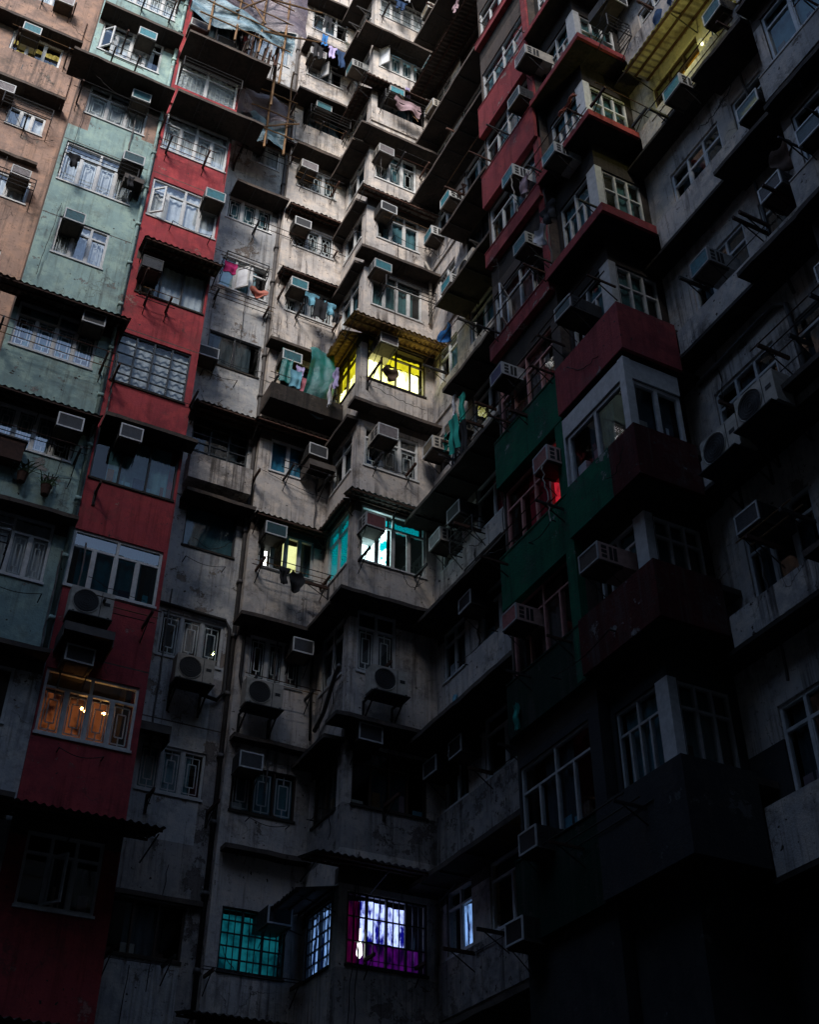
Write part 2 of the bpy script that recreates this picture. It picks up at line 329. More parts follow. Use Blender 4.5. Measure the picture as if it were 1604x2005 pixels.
CAN=[ # face, k, s0, s1, depth, kind, dz
 ('A0',9,-14,.30,.45,'slab',1.1),('A0',8,-14,.30,.45,'slab',1.1),('A0',7,-14,.1,.15,'slab',.9),('A0',4,-14,.3,.5,'tin',1.0),
 ('A1',10,.5,2.78,.5,'slab',0),('A1',9,.52,2.78,.55,'slab',0),('A1',8,.1,2.82,.85,'slab',.05),('A1',5,.0,2.95,.62,'tin',0),('A1',4,.3,2.8,.55,'tin',0),('A1',3,.5,2.78,.4,'slab',0),('A1',2,.5,2.78,.45,'slab',0),('A1',1,.5,2.7,.5,'slab',0),
 ('A2',9,2.85,5.3,.95,'slab',0),('A2',8,2.9,5.35,.8,'slab',.12),('A2',6,2.86,4.85,.6,'tin',0),('A2',4,2.86,4.9,.45,'slab',.1),('A2',10,2.85,4.9,.6,'slab',0),
 ('A2',1,2.3,5.15,1.15,'tin',.05),('A2',0,2.4,5.0,1.0,'tin',-.6),
 ('A3',9,5.0,7.0,.5,'tin',0),('A3',8,5.3,6.9,.6,'slab',0),('A3',5,5.1,6.95,.6,'tin',.05),('A3',3.95,5.2,6.9,.5,'slab',0),('A3',10,4.8,6.9,.5,'slab',0),('A3',0.75,4.9,6.8,.12,'slab',0),
 ('A4',12,6.85,8.75,.5,'slab',0),('A4',11,6.85,8.75,.6,'slab',0),('A4',10,6.75,8.75,.62,'slab',-.15),('A4',9,6.9,8.75,.55,'slab',0),('A4',10.98,6.9,8.6,.3,'tin',0),('A4',8,6.9,8.75,.45,'tin',0),('A4',7,6.85,8.75,.5,'tin',-.0),('A4',6,6.75,8.75,.38,'slab',0),
 ('A4',5.02,6.6,8.75,.5,'tin',0),('A4',4.0,6.85,8.75,.45,'tin',0),('A4',3,6.7,8.75,.55,'slab',0),('A4',2,6.9,8.7,.28,'slab',-.1),('A4',1,6.95,8.75,.3,'slab',.4),('A4',0,6.4,8.75,1.0,'tin',.25),
 ('A5',12,8.2,10.85,.7,'slab',0),('A5',11,8.15,10.85,.65,'slab',-.45),('A5',10,8.3,10.85,.5,'tin',-.35),('A5',9,8.2,10.85,.6,'slab',-.2),('A5',8,8.4,10.85,.45,'pale',-.2),('A5',7,8.45,10.85,.45,'slab',.0),
 ('A5',6,8.2,10.85,.75,'brown',.05),('A5',5,8.45,10.85,.4,'slab',.05),('A5',4,8.45,10.85,.5,'tin',0),('A5',3,8.25,10.85,.6,'slab',.05),('A5',2,8.3,10.85,.55,'slab',0),('A5',1,7.9,10.85,.95,'tin',.05),('A5',0,8.5,10.85,.5,'slab',-.4),
]
for k,d,kd,dz in ((12,.55,'slab',0),(11,.60,'slab',-.45),(10,.45,'tin',-.35),(9,.55,'slab',-.2),(8,.35,'slab',-.2),(7,.30,'slab',0),(6,.55,'brown',.05),(5,.30,'slab',.05),(4,.30,'tin',0),(3,.5,'slab',.05),(2,.45,'slab',0),(1,.85,'tin',.05),(0,.25,'slab',-.4)):
    CAN.append(('S5',k,-21.68,-20.0,d,kd,dz))
for k in range(0,13):
    CAN.append(('B1',k,-19.95 if k not in (5,6,7) else -18.3,-14.97,.70 if k%2 else .85,'slab' if k!=10 else 'tin',-.06))
def canz(face, k, depth, dz):      # the canopy hangs a little below the floor line, over the heads of the windows beneath it
    z = zk(k)+dz; v = FACE[face][1]
    heads = [w[5] for w in WIN if w[0] == face and zk(k)-2.6 < w[4] < zk(k)-.9]
    return max(z-depth*(z-1.6)/v*.95, (max(heads)+.06) if heads else z-1.2)
FR = {'pk':'pink_light_frame','wh':'white_frame','dk':'dark_frame','st':'steel_frame','br':'brown_frame'}

def lights(w, n, fw):  # clear openings between the mullions
    step = (w-fw)/n
    return [(fw+i*step, (i+1)*step) for i in range(n)]
def make_window(block, face, k, s0, s1, z0, z1, n, fr, op):
    w, h = s1-s0, z1-z0; M = FM(face, s0, z0); fm = FR[fr]; r = random.Random(hash((face, k, n)) % 9973 if False else int(s0*131+z0*17))
    ops = op.split()
    fw = (.055 if face not in ('AR','RB','RC','RD','AD') else (.07 if face in ('RD','AD') else .042)) if fr in ('wh','pk') else .04
    f = MB(); steel = 'steel' in ops or fr == 'st'
    y0, y1 = .035, .10
    f.box(0, w, y0, y1, 0, fw, fm); f.box(0, w, y0, y1, h-fw, h, fm)
    cells = lights(w, n, fw)
    tz = h*.70 if h > 1.12 and fr in ('wh', 'br', 'pk') and 'slide' not in ops else None
    for i in range(n+1):
        x = i*(w-fw)/n
        top = h-fw
        if tz and 0 < i < n and i % 2 == 1 and n == 4: top = tz
        m_w = fw
        f.box(x, x+m_w, y0, y1, fw, top, fm)
        if fr == 'wh' and 0 < i < n and face not in ('AR','RB','RC','RD','AD'): f.box(x-.022, x-.002, y0+.012, y1-.01, fw, min(top, tz or top), fm)
        if fr == 'wh' and 0 < i < n and face not in ('AR','RB','RC','RD','AD'): f.box(x+m_w+.002, x+m_w+.022, y0+.012, y1-.01, fw, min(top, tz or top), fm)
    if tz: f.box(fw, w-fw, y0+.003, y1-.003, tz, tz+fw*.9, fm)
    if steel:
        rows = 5 if (face, k) != ('A5', 0) else 3
        for j in range(1, rows): f.box(fw, w-fw, y0+.01, y1-.02, h*j/rows-.012, h*j/rows+.012, fm)
        for (a, b) in cells:
            if face in ('A4', 'A5', 'S5'):
                for q in (1, 2): xx = a+(b-a)*q/3; f.box(xx-.008, xx+.008, y0+.014, y1-.03, fw, h-fw, fm)
    f.box(-.02, w+.02, -.03, y0, -.05, 0, fm if fr == 'wh' else 'soffit_and_shade')     # sill board
    o = obj('window', f, M, block)
    # openable sashes standing out from the wall
    opened = {}
    for q in ops:
        if q.startswith('sash'): opened[int(q.strip('sahw')) % n] = True; white_pane = 'w' in q
    top = tz if tz else h-fw
    p = MB(); gm = 'glass_teal' if 'tealglass' in ops else ('glass_dirty' if 'net' in ops else ('glass_dark' if fr in ('dk','st','br') or face in ('B5','R2','RB','AR','RC','RD','AD','B1') else 'glass'))
    for i, (a, b) in enumerate(cells):
        if i in opened: continue
        p.quad((a, .07, fw), (b, .07, fw), (b, .07, top), (a, .07, top), gm)
    if tz: p.quad((fw, .068, tz+fw*.9), (w-fw, .068, tz+fw*.9), (w-fw, .068, h-fw), (fw, .068, h-fw), gm)
    obj('pane', p, M, o)
    for i in opened:
        a, b = cells[i]; sw = b-a; sb = MB()
        sb.box(0, sw, -.02, .02, 0, .045, fm); sb.box(0, sw, -.02, .02, top-fw-.05, top-fw, fm)
        sb.box(0, .045, -.018, .018, .045, top-fw-.05, fm); sb.box(sw-.045, sw, -.018, .018, .045, top-fw-.05, fm)
        sb.quad((.045, 0, .045), (sw-.045, 0, .045), (sw-.045, 0, top-fw-.05), (.045, 0, top-fw-.05), 'white_pane' if white_pane else 'glass')
        obj('sash', sb, M @ T(a, .02, fw) @ Matrix.Rotation(R(-38-20*r.random()), 4, 'Z'), o)
    if 'g' in ops or 'checker' in ops:
        g = MB(); t = .011; gmn = 'grille_white' if face != 'B1' else 'grille_dark'
        def bar(x0, x1, zz0, zz1): g.box(x0, x1, .085, .097, zz0, zz1, gmn)
        for (a, b) in cells:
            ww = b-a
            if 'checker' in ops:
                for q in range(1, 6): xx = a+ww*q/6; bar(xx-t, xx+t, fw, h*.62)
                for q in range(0, 4): zz = fw+(h*.6-fw)*q/3; bar(a, b, zz, zz+2*t)
                continue
            for ins in ((.05, .06), (.11, .20)):
                x0, x1, q0, q1 = a+ins[0], b-ins[0], fw+ins[1], top-ins[1]
                if x1-x0 < .05 or q1-q0 < .1: continue
                bar(x0-t, x0+t, q0, q1); bar(x1-t, x1+t, q0, q1); bar(x0, x1, q0-t, q0+t); bar(x0, x1, q1-t, q1+t)
            xx = (a+b)/2; bar(xx-t, xx+t, fw, fw+.2); bar(xx-t, xx+t, top-.2, top)
        obj('grille', g, M, o)
    # what hangs behind the glass
    cm = {'cw':'curtain_white','ct':'curtain_teal','cd':'curtain_dark','cb':'curtain_teal','cbl':'curtain_blue','cbr':'curtain_brown','redcurt':'curtain_red','net':'curtain_teal','blind':'blind_teal','checker':'curtain_white'}
    kind = next((cm[q] for q in ops if q in cm), None)
    if 'tealglass' in ops: kind = 'curtain_teal'
    def drape(x0, x1, zz0, zz1, m, y=.15, amp=.022, nm='curtain'):
        c = MB(); nn = max(10, int((x1-x0)*26)); ph = r.random()*6; fq = 34+8*r.random()
        c.grid(lambda u, v: (x0+(x1-x0)*u, y+amp*math.sin(u*(x1-x0)*fq+ph+.6*math.sin(v*3))*(1-.35*v)+.02*math.sin(u*9+ph), zz0+(zz1-zz0)*v), nn, 5, m)
        return obj(nm, c, M, o, True)
    lit = [q for q in ops if q.startswith('lit') or q in ('cyan_side','blue_side','blue_pane','orange_pane','sallow','chandelier')]
    if kind and not lit:
        if kind == 'blind_teal': drape(.02, w-.02, .02, h-.02, kind, .12, .004, 'blind')
        elif kind in ('curtain_white',) and r.random() < .9: drape(.03, w-.03, .03, h-.05, kind)
        else:
            a = r.uniform(0, .35)*w; b = w-r.uniform(0, .3)*w
            drape(a+.03, b-.03, .03, h-.05, kind)
            if 'redcurt' in ops: drape(w*.62, w-.02, .03, h-.05, 'lit_red' if face == 'RB' else 'curtain_red', .2)
    if kind in ('curtain_dark','curtain_teal') and not lit and r.random() < .8:
        g = MB(); x = .08
        while x < w-.25:
            bw = r.uniform(.08, .3); bh = r.uniform(.06, .42); x2 = min(x+bw, w-.05)
            if r.random() < .65: g.box(x, x2, .125, .14+.1*r.random(), .056, .056+bh, r.choice(['cloth_brown','cloth_dust','cloth_lightblue','curtain_white','rusty','ac_cream','cloth_navy','bamboo']))
            x += bw+r.uniform(.02, .25)
        if g.v: g.box(.06, w-.06, .125, .24, .045, .0559, 'room'); obj('stored_goods', g, M, o)
    # lit rooms: glowing curtains and lamps
    def glow(x0, x1, zz0, zz1, m, y=.3 if face not in ('S5','B5','B1') else .13, nm='lit_curtain'): return drape(x0*w, x1*w, zz0*h, zz1*h, m, y, .02, nm)
    for q in lit:
        if q == 'lit_dim': glow(.02, .98, .05, .95, 'lit_sallow'); 
        elif q == 'lit_soft': glow(.50, .78, .05, .95, 'lit_pale'); glow(.16, .22, .1, .75, 'lit_white', .28); drape(.03, .14*w, .03, h-.05, 'curtain_dark'); drape(.8*w, w-.02, .03, h-.05, 'curtain_dark')
        elif q == 'lit_teal': glow(.02, .98, .04, .96, 'lit_teal')
        elif q == 'lit_yellow': glow(.02, .97, .02, .66, 'lit_yellow'); glow(.02, .98, .70, .98, 'lit_amber', .3, 'lit_blind')
        elif q == 'lit_side': glow(.05, .95, .45, .95, 'lit_amber'); glow(.05, .95, .04, .42, 'lit_yellow', .125)
        elif q == 'lit_cyan': glow(.01, .47, .02, .97, 'lit_cyan'); glow(.5, .98, .80, .97, 'lit_cyan_dim')
        elif q == 'cyan_side': glow(.05, .95, .05, .95, 'lit_cyan_dim')
        elif q == 'lit_purple':
            glow(.02, .24, .02, .95, 'lit_magenta'); glow(.24, .56, .42, .98, 'lit_blue', .32); glow(.24, .98, .02, .40, 'lit_violet', .30); glow(.58, .80, .42, .95, 'lit_blue', .34)
            b = MB(); b.tube([(.22*w, .2, h*.55), (.22*w, .2, h*.42), (.22*w, .2, h*.30), (.22*w, .2, h*.2), (.22*w, .2, h*.15)], [.012, .02, .05, .06, .02], 'lit_white', 8); obj('lamp_bulb', b, M, o, True)
        elif q == 'blue_side': glow(.02, .98, .04, .96, 'lit_skyblue')
        elif q == 'blue_pane': glow(.45, .95, .05, .7, 'lit_skyblue')
        elif q == 'sallow': glow(.80, .98, .05, .95, 'lit_sallow')
        elif q == 'orange_pane': glow(.05, .95, .05, .6, 'lit_orange')
        elif q == 'lit_orange': glow(.35, .98, .04, .8, 'lit_orange')
        elif q == 'chandelier':
            glow(.0, 1, .02, .98, 'lit_warm', .9)
            b = MB()
            for (x, zz) in ((.46, .60), (.51, .57), (.70, .60)):
                b.tube([(x*w-.03, .34, zz*h), (x*w-.015, .34, zz*h+.012), (x*w+.015, .34, zz*h+.012), (x*w+.03, .34, zz*h)], [.012, .028, .028, .012], 'bulb', 8)
            b.tube([(.48*w, .36, zz*h+.02), (.48*w, .36, h*.9)], .006, 'iron'); obj('lamp_bulb', b, M, o, True)
    return o

def wall(block, face, s0, s1, z0, z1, opens, regions, base, th=.2, name='wall'):
    """one skin with real openings: front, back and reveals"""
    ss = sorted({round(v, 3) for v in [s0, s1]+[q for op in opens for q in op[:2]]+[q for rg in regions for q in rg[:2] if s0 < q < s1]})
    zs = sorted({round(v, 3) for v in [z0, z1]+[q for op in opens for q in op[2:4]]+[q for rg in regions for q in rg[2:4] if z0 < q < z1]})
    mb = MB()
    def hole(x, z): return any(a < x < b and c < z < d for a, b, c, d in opens)
    def mat(x, z):
        for a, b, c, d, m in regions:
            if a < x < b and c < z < d: return m
        return base
    fill = [[not hole((ss[i]+ss[i+1])/2, (zs[j]+zs[j+1])/2) for j in range(len(zs)-1)] for i in range(len(ss)-1)]
    ni, nj = len(ss)-1, len(zs)-1
    for i in range(ni):
        for j in range(nj):
            if not fill[i][j]: continue
            a, b, c, d = ss[i], ss[i+1], zs[j], zs[j+1]; m = mat((a+b)/2, (c+d)/2)
            mb.quad((a,0,c),(b,0,c),(b,0,d),(a,0,d), m); mb.quad((b,th,c),(a,th,c),(a,th,d),(b,th,d), 'room')
            for di, dj, q in ((-1,0,((a,0,d),(a,th,d),(a,th,c),(a,0,c))),(1,0,((b,0,c),(b,th,c),(b,th,d),(b,0,d))),(0,-1,((a,0,c),(a,th,c),(b,th,c),(b,0,c))),(0,1,((b,0,d),(b,th,d),(a,th,d),(a,0,d)))):
                I, J = i+di, j+dj
                if not (0 <= I < ni and 0 <= J < nj) or not fill[I][J]: mb.quad(*q, m)
    return obj(name, mb, FM(face), block)
def interior(block, face, s0, s1, depth, ztop=ROOF):
    mb = MB()
    for k in range(-2, 15):
        z = zk(k)-.14
        if 0 < z < ztop-.2: mb.box(s0, s1, .21, depth, z, z+.14, 'room')
    mb.box(s0, s1, depth, depth+.15, 0, ztop, 'room')
    mb.box(s0-.0, s0+.1, .21, depth, 0, ztop, 'room'); mb.box(s1-.1, s1, .21, depth, 0, ztop, 'room')
    mb.box(s0, s1, .21, depth+.15, ztop, ztop+.15, 'soffit_and_shade')
    return obj('room_interior', mb, FM(face), block)

def canopy(block, face, k, s0, s1, depth, kind='slab', dz=0.0, corner=False):
    z = canz(face, k, depth, dz); mb = MB(); r = random.Random(int(k*31+s0*7+depth*100))
    if kind == 'slab':
        n = max(2, int((s1-s0)/.28)); tilt = r.uniform(-.02, .02); pv = None
        for i in range(n+1):            # worn, slightly sagging edge
            x = s0+(s1-s0)*i/n; zz = z+tilt*(i/n-.5)+r.uniform(-.008, .008); dd = depth+r.uniform(-.012, .012)*(r.random() < .7); th_ = .09+r.uniform(-.01, .012)
            ring = [(x,-dd,zz-th_),(x,-dd-.004,zz),(x,0,zz+.01),(x,0,zz-th_+.01)]
            if pv:
                for q, mm in ((0,'concrete_and_shade'),(1,'soffit_and_shade'),(3,'soffit_and_shade')): mb.quad(pv[q], ring[q], ring[(q+1) % 4], pv[(q+1) % 4], mm)
            if i in (0, n): mb.quad(*ring, 'concrete_and_shade')
            pv = ring
        m = max(1, int((s1-s0)/.75))
        for i in range(m):
            x = s0+(s1-s0)*(i+.3+.5*r.random())/m; mb.box(x-.012, x+.012, -depth+.03, -.02, z-.118, z-.085, 'ac_dark')
            if r.random() < .5: mb.tube([(x+.1, -.02, z-.1), (x+.1+r.uniform(-.05,.05), -depth*.8, z-.12), (x+.12, -depth*.5, z-.3)], .007, 'cable', 4)
    else:
        m = {'tin':'tin','pale':'tin_pale','brown':'tin_brown'}[kind]; drop = .16*depth+.04
        L = s1-s0; nn = int(L/.022); e0 = [r.uniform(-.015, .015) for _ in range(9)]
        def f(u, v, o=0):
            x = s0+L*u; wob = e0[int(u*8)]*v
            return (x, -depth*v-wob, z+.03-drop*v+.022*math.sin(2*math.pi*x/.145)+o)
        mb.grid(lambda u, v: f(u, v), nn, 3, m); mb.grid(lambda u, v: f(u, v, .008), nn, 3, m)
        for v in (.12, .55, .93): mb.box(s0+.03, s1-.03, -depth*v-.02, -depth*v+.02, z-drop*v-.035, z-drop*v+.002, 'rusty' if kind != 'brown' else 'bamboo')
        n = max(2, int(L/.8))
        for i in range(n):
            x = s0+.08+(L-.16)*i/(n-1); mb.tube([(x, -.01, z-.42), (x, -depth*.9, z-drop-.05)], .014, 'iron', 5)
    return obj('canopy', mb, FM(face), block)
def band(block, face, s0, s1, z0, z1, p, m, lip=True):
    mb = MB(); mb.box(s0, s1, -p, 0, z0, z1, m)
    if lip: mb.box(s0, s1, -p-.015, .0, z1, z1+.03, m)
    return obj('parapet', mb, FM(face), block)

BL = {}
def block(name, face, sc_, label, cat='apartment block', grp=None):
    M = FM(face, sc_); e = empty(name, T(*M.translation)); WM[e.name] = T(*M.translation)
    tag(e, label, cat, grp); return e
G = 'joined blocks of the apartment building'
BL['A0'] = block('apartment_block', 'A0', -1.5, 'dusty beige apartment block at the left edge of the photo', grp=G)
BL['A1'] = block('apartment_block', 'A1', 1.5, 'sage green painted column of flats between the beige block and the red column', grp=G)
BL['A2'] = block('apartment_block', 'A2', 3.8, 'bright red painted column of flats with white windows and dark awnings', grp=G)
BL['A3'] = block('apartment_block', 'A3', 5.8, 'peeling grey strip of wall just right of the red column', grp=G)
BL['A4'] = block('apartment_block', 'A4', 7.8, 'pale stepped bay between the peeling grey wall and the lit corner bay', grp=G)
BL['A5'] = block('apartment_block', 'A5', 9.8, 'pale corner bay with the yellow, cyan and purple lit windows', grp=G)
BL['B1'] = block('apartment_block', 'B1', -17.5, 'shaded pale wall running right from the lit corner bay', grp=G)
BL['RB'] = block('apartment_block', 'RB', -13, 'projecting wing with red panels above and dark green panels below', grp=G)
BL['B5'] = block('apartment_block', 'B5', -8, 'pale wing with long parapets in the upper right of the photo', grp=G)
BL['S5'] = BL['A5']; BL['AR'] = BL['RC'] = BL['RD'] = BL['AD'] = BL['RB']; BL['R2'] = BL['B5']
SPAN = {'A0':(-14.0,.50,'beige_plaster'),'A1':(.50,2.80,'green_plaster'),'A2':(2.80,4.72,'red_plaster'),'A3':(4.72,6.88,'grey_plaster'),'A4':(6.88,8.75,'pale_plaster'),
        'A5':(8.75,10.85,'pale_plaster'),'S5':(-21.7,-20.2,'pale_plaster'),'B1':(-20.0,-14.95,'pale_plaster'),'RB':(-14.95,-12.7,'concrete_and_shade'),'RC':(-12.7,-11.55,'soffit_and_shade'),'AR':(9.77,11.0,'soffit_and_shade'),'B5':(-11.35,-7.6,'pale_plaster'),'R2':(-7.6,-3.0,'pale_plaster')}  # dark wing walls carry the shade of the deep trays in their colour
REG = {f: [] for f in SPAN}
# strips of painted shade under each floor, coloured panels, bare patches
for f, k, a, b, d, kd, dz in CAN:      # shade painted on the wall under the deeper canopies
    if d >= .4 and f in SPAN: REG[f].append((max(a, SPAN[f][0]), min(b, SPAN[f][1]), canz(f, k, d, dz)-.30, canz(f, k, d, dz)+.0, 'concrete_and_shade'))
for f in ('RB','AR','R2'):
    for k in range(0, 13): REG[f].append((SPAN[f][0], SPAN[f][1], zk(k)-(.6 if f in ('RB','AR') else .8), zk(k), 'concrete_and_shade' if f in ('B5','R2') else 'soffit_and_shade'))  # bands of painted shade below each floor line
for f, k in (('A1',7),('A1',6),('A2',7),('A2',5),('A3',7),('A3',4),('A3',2),('A1',9),('A2',2),('A4',7)): REG[f].append((SPAN[f][0], SPAN[f][1], zk(k)-.03, zk(k)+.0, 'concrete_and_shade'))
REG['RB'].append((-14.95,-12.8,zk(1),zk(4)+.4,'concrete_and_shade'))  # more shade put into the wall colour between the wing windows
for f in ('RB','AR','RC'): REG[f].insert(0, (SPAN[f][0], SPAN[f][1], 0, zk(1)-.2, 'shade_wall'))  # darkness of the low corner painted into the wall
for f in ('B5','R2'): REG[f].insert(0, (SPAN[f][0], SPAN[f][1], 0, zk(0)+1.5, 'shade_wall'))  # painted darkness at the foot of the right wing
REG['A0'].insert(0, (-14,-3.2,0,ROOF,'facing_plaster'))  # out-of-view end of the beige wall, darkened to dim its reflection in panes
REG['A1'] += [(.5, 2.8, 0, 13.0, 'grey_plaster'), (.5,1.0,28.0,31.0,'beige_plaster'),(2.35,2.8,28.5,30.2,'beige_plaster')]
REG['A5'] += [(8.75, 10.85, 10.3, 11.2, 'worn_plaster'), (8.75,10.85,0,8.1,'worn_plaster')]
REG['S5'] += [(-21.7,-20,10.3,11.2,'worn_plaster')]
REG['A3'] += [(6.5, 6.88, 7, 14.3, 'worn_plaster'), (4.72,6.88,9.3,10.6,'worn_plaster')]
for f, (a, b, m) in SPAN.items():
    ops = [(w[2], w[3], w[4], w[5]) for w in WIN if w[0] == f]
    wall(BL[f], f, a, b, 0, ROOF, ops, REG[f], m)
for w in WIN: make_window(BL[w[0]], *w)
interior(BL['A0'],'A0',-14,.48,3.0); interior(BL['A1'],'A1',.72,2.79,3.2); interior(BL['A2'],'A2',2.81,4.50,3.4); interior(BL['A3'],'A3',4.73,6.87,2.4)
interior(BL['A4'],'A4',6.90,8.73,2.6); interior(BL['A5'],'A5',8.96,10.84,2.9); interior(BL['B1'],'B1',-19.99,-14.97,2.0); interior(BL['RB'],'RB',-14.93,-12.71,2.2); interior(BL['RB'],'RC',-12.69,-11.57,2.0)
interior(BL['B5'],'B5',-11.3,-7.62,2.6); interior(BL['R2'],'R2',-7.6,-3.0,2.6)
# flank walls closing the steps of the plan
def flank(blk, x0, x1, y0, y1, m, name='flank_wall'):
    mb = MB(); mb.box(x0, x1, y0, y1, 0, ROOF, m); return obj(name, mb, Matrix.Identity(4), blk)
flank(BL['A1'], .50, .70, 20.56, 23.4, 'side_brown'); flank(BL['A2'], 4.52, 4.72, 20.51, 23.5, 'red_plaster'); flank(BL['A4'], 6.88, 6.898, 21.905, 22.2, 'pale_plaster')
flank(BL['RB'], 9.84, 12.0, 14.952, 14.965, 'pale_plaster'); flank(BL['B5'], 10.51, 11.0, 7.4, 7.595, 'pale_plaster')
# ---------------------------------------------------------------- floor canopies and parapets
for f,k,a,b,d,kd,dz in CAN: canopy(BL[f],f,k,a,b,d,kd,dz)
# trays of the projecting wing: thin red bands above, taller red and green parapets below
for k in range(0,9):
    s = zk(k)+{0:1.0,1:1.15,2:.85,3:.70,4:.45,5:.45,6:.30,7:.1,8:.1}[k]
    low = {0:1.3,1:.95,2:1.0,3:1.08,4:.22,5:.17,6:.16,7:.16,8:.16}[k]
    mR = 'wing_red' if k >= 3 else ('dark_red' if k > 0 else 'shade_wall')  # lowest tray takes the painted shade colour
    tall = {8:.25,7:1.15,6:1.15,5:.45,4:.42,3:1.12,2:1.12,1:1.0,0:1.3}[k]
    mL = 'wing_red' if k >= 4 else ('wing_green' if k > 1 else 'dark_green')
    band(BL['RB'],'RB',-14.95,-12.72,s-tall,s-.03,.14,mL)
    # the tray round the glazed corner: two faces of one ledge, its soffit and its seams
    m = MB(); mA = mR if k != 2 else 'wing_green'
    m.box(9.36,9.42,10.88 if k != 2 else 11.5,12.72,s-low,s,mA); (m.box(9.361,9.42,10.88,11.5,s-low,s,'dark_red') if k == 2 else None); m.box(9.36,10.575,10.82,10.88,s-low,s,mR); m.box(9.42,9.77,10.88,12.72,s-low+.02,s-low+.10,'soffit_and_shade'); m.box(9.77,10.99,10.88,11.35,s-low+.02,s-low+.10,'soffit_and_shade')
    if k in (4,5,6,7,8): m.box(9.42,9.50,10.88,12.7,s-.05,s-.02,mA)
    else: m.box(9.42,9.77,10.88,12.72,s-.12,s-.02,'concrete_and_shade'); m.box(9.77,10.99,10.88,11.35,s-.12,s-.02,'concrete_and_shade')
    obj('parapet',m,Matrix.Identity(4),BL['RB'])
    m = MB()
    for y in (11.5,12.1): m.box(9.37,9.76,y,y+.02,s-low-.012,s-low+.02,'ac_dark')
    for x in (9.8,10.2): m.box(x,x+.02,10.9,11.34,s-low-.012,s-low+.02,'ac_dark')
    m.box(9.38,9.77,10.9,12.7,s-low-.004,s-low+.02,'soffit_and_shade'); m.box(9.77,10.99,10.9,11.35,s-low-.004,s-low+.02,'soffit_and_shade'); obj('canopy',m,Matrix.Identity(4),BL['RB'])
    m = MB()
    if k == 2:
        m.box(9.385,9.53,10.885,11.03,s,s+1.5,'white_frame'); obj('corner_post',m,Matrix.Identity(4),BL['RB'])
        m = MB(); m.box(9.535,10.5,10.90,10.93,s+1.09,s+1.5,'white_frame'); m.box(9.40,9.43,11.035,12.66,s+1.09,s+1.5,'white_frame'); m.box(9.40,9.6,12.66,12.70,s,s+1.5,'white_frame'); obj('fascia',m,Matrix.Identity(4),BL['RB'])
    else: m.box(9.75,9.91,11.33,11.61,s-.02,min(s+1.95, zk(k+1)-.38),'white_frame'); obj('corner_post',m,Matrix.Identity(4),BL['RB'])
# strips of colour between the two window groups
m = MB(); m.box(-12.95,-12.70,-.145,0,zk(1)+.2,zk(3)-.45,'wing_green'); obj('pilaster',m,FM('RB'),BL['RB'])
m = MB(); m.box(-12.92,-12.72,-.06,0,zk(4)+.45,zk(8),'wing_red'); obj('pilaster',m,FM('RB'),BL['RB'])
for k,top,low,p in ((0,.8,-.4,.12),(1,1.0,0,.12),(2,.8,.0,.12),(3,.63,-.03,.14),(4,.48,-.2,.14),(5,.78,-.1,.14),(6,.75,-.1,.14),(7,.75,-.1,.14),(8,.75,-.1,.14)):
    band(BL['B5'],'B5',-10.80,-7.62,zk(k)+low,zk(k)+min(top, .5),.42,'pale_plaster',False)
    m = MB(); m.box(-11.33,-7.61,-.415,0,zk(k)+low-.07,zk(k)+low-.004,'soffit_and_shade'); m.box(-11.33,-10.80,-.05,0,zk(k)+low,zk(k)+.3,'concrete_and_shade')
    for x in (-10.3,-9.5,-8.6): m.box(x,x+.02,-.40,-.01,zk(k)+low-.085,zk(k)+low-.07,'ac_dark')
    obj('canopy',m,FM('B5'),BL['B5'])
    canopy(BL['B5'],'B5',k,-9.0 if k != 6 else -10.7,-7.62,.70,'slab' if k!=6 else 'pale',low+1.0)
    band(BL['R2'],'R2',-7.6,-3.0,zk(k)+low+.1,zk(k)+top+.05,.2,'pale_plaster'); canopy(BL['R2'],'R2',k,-7.6,-3.0,.3,'slab',low+.35)
# projecting parapets on the beige block and other boxes
for k,a,b,t,lo,p in ((9,-9,.25,2.1,1.05,.07),(8,-9,.28,2.2,1.05,.07)): band(BL['A0'],'A0',a,b,zk(k)+lo,zk(k)+t,p,'beige_plaster',False)
band(BL['A3'],'A3',5.2,6.75,zk(4)+.25,zk(4)+1.0,.42,'pale_plaster',False)
band(BL['A1'],'A1',.52,2.78,zk(4)+.05,zk(4)+1.05,.05,'green_plaster',False)
band(BL['A1'],'A1',.52,2.78,zk(3)+.05,zk(3)+1.0,.05,'green_plaster',False)
band(BL['A2'],'A2',2.85,4.7,zk(8)+.1,zk(8)+.95,.06,'red_plaster',False)
band(BL['A5'],'A5',8.75,10.82,zk(9)+.02,zk(9)+.75,.05,'pale_plaster',False)
band(BL['A4'],'A4',6.95,8.72,zk(9)+.02,zk(9)+.92,.05,'pale_plaster',False)
band(BL['B1'],'B1',-18.4,-14.97,zk(2)-.05,zk(2)+1.0,.14,'pale_plaster',False)
band(BL['B1'],'B1',-19.98,-14.97,zk(5)-.05,zk(5)+1.0,.05,'pale_plaster',False); band(BL['B1'],'B1',-19.98,-14.97,zk(7)-.05,zk(7)+.95,.05,'pale_plaster',False)
for k in (0,1,3,4,6,8,9,10,11): band(BL['B1'],'B1',-19.98,-14.97,zk(k)+.0,zk(k)+1.0,.04,'worn_plaster' if k<2 else 'pale_plaster',False)

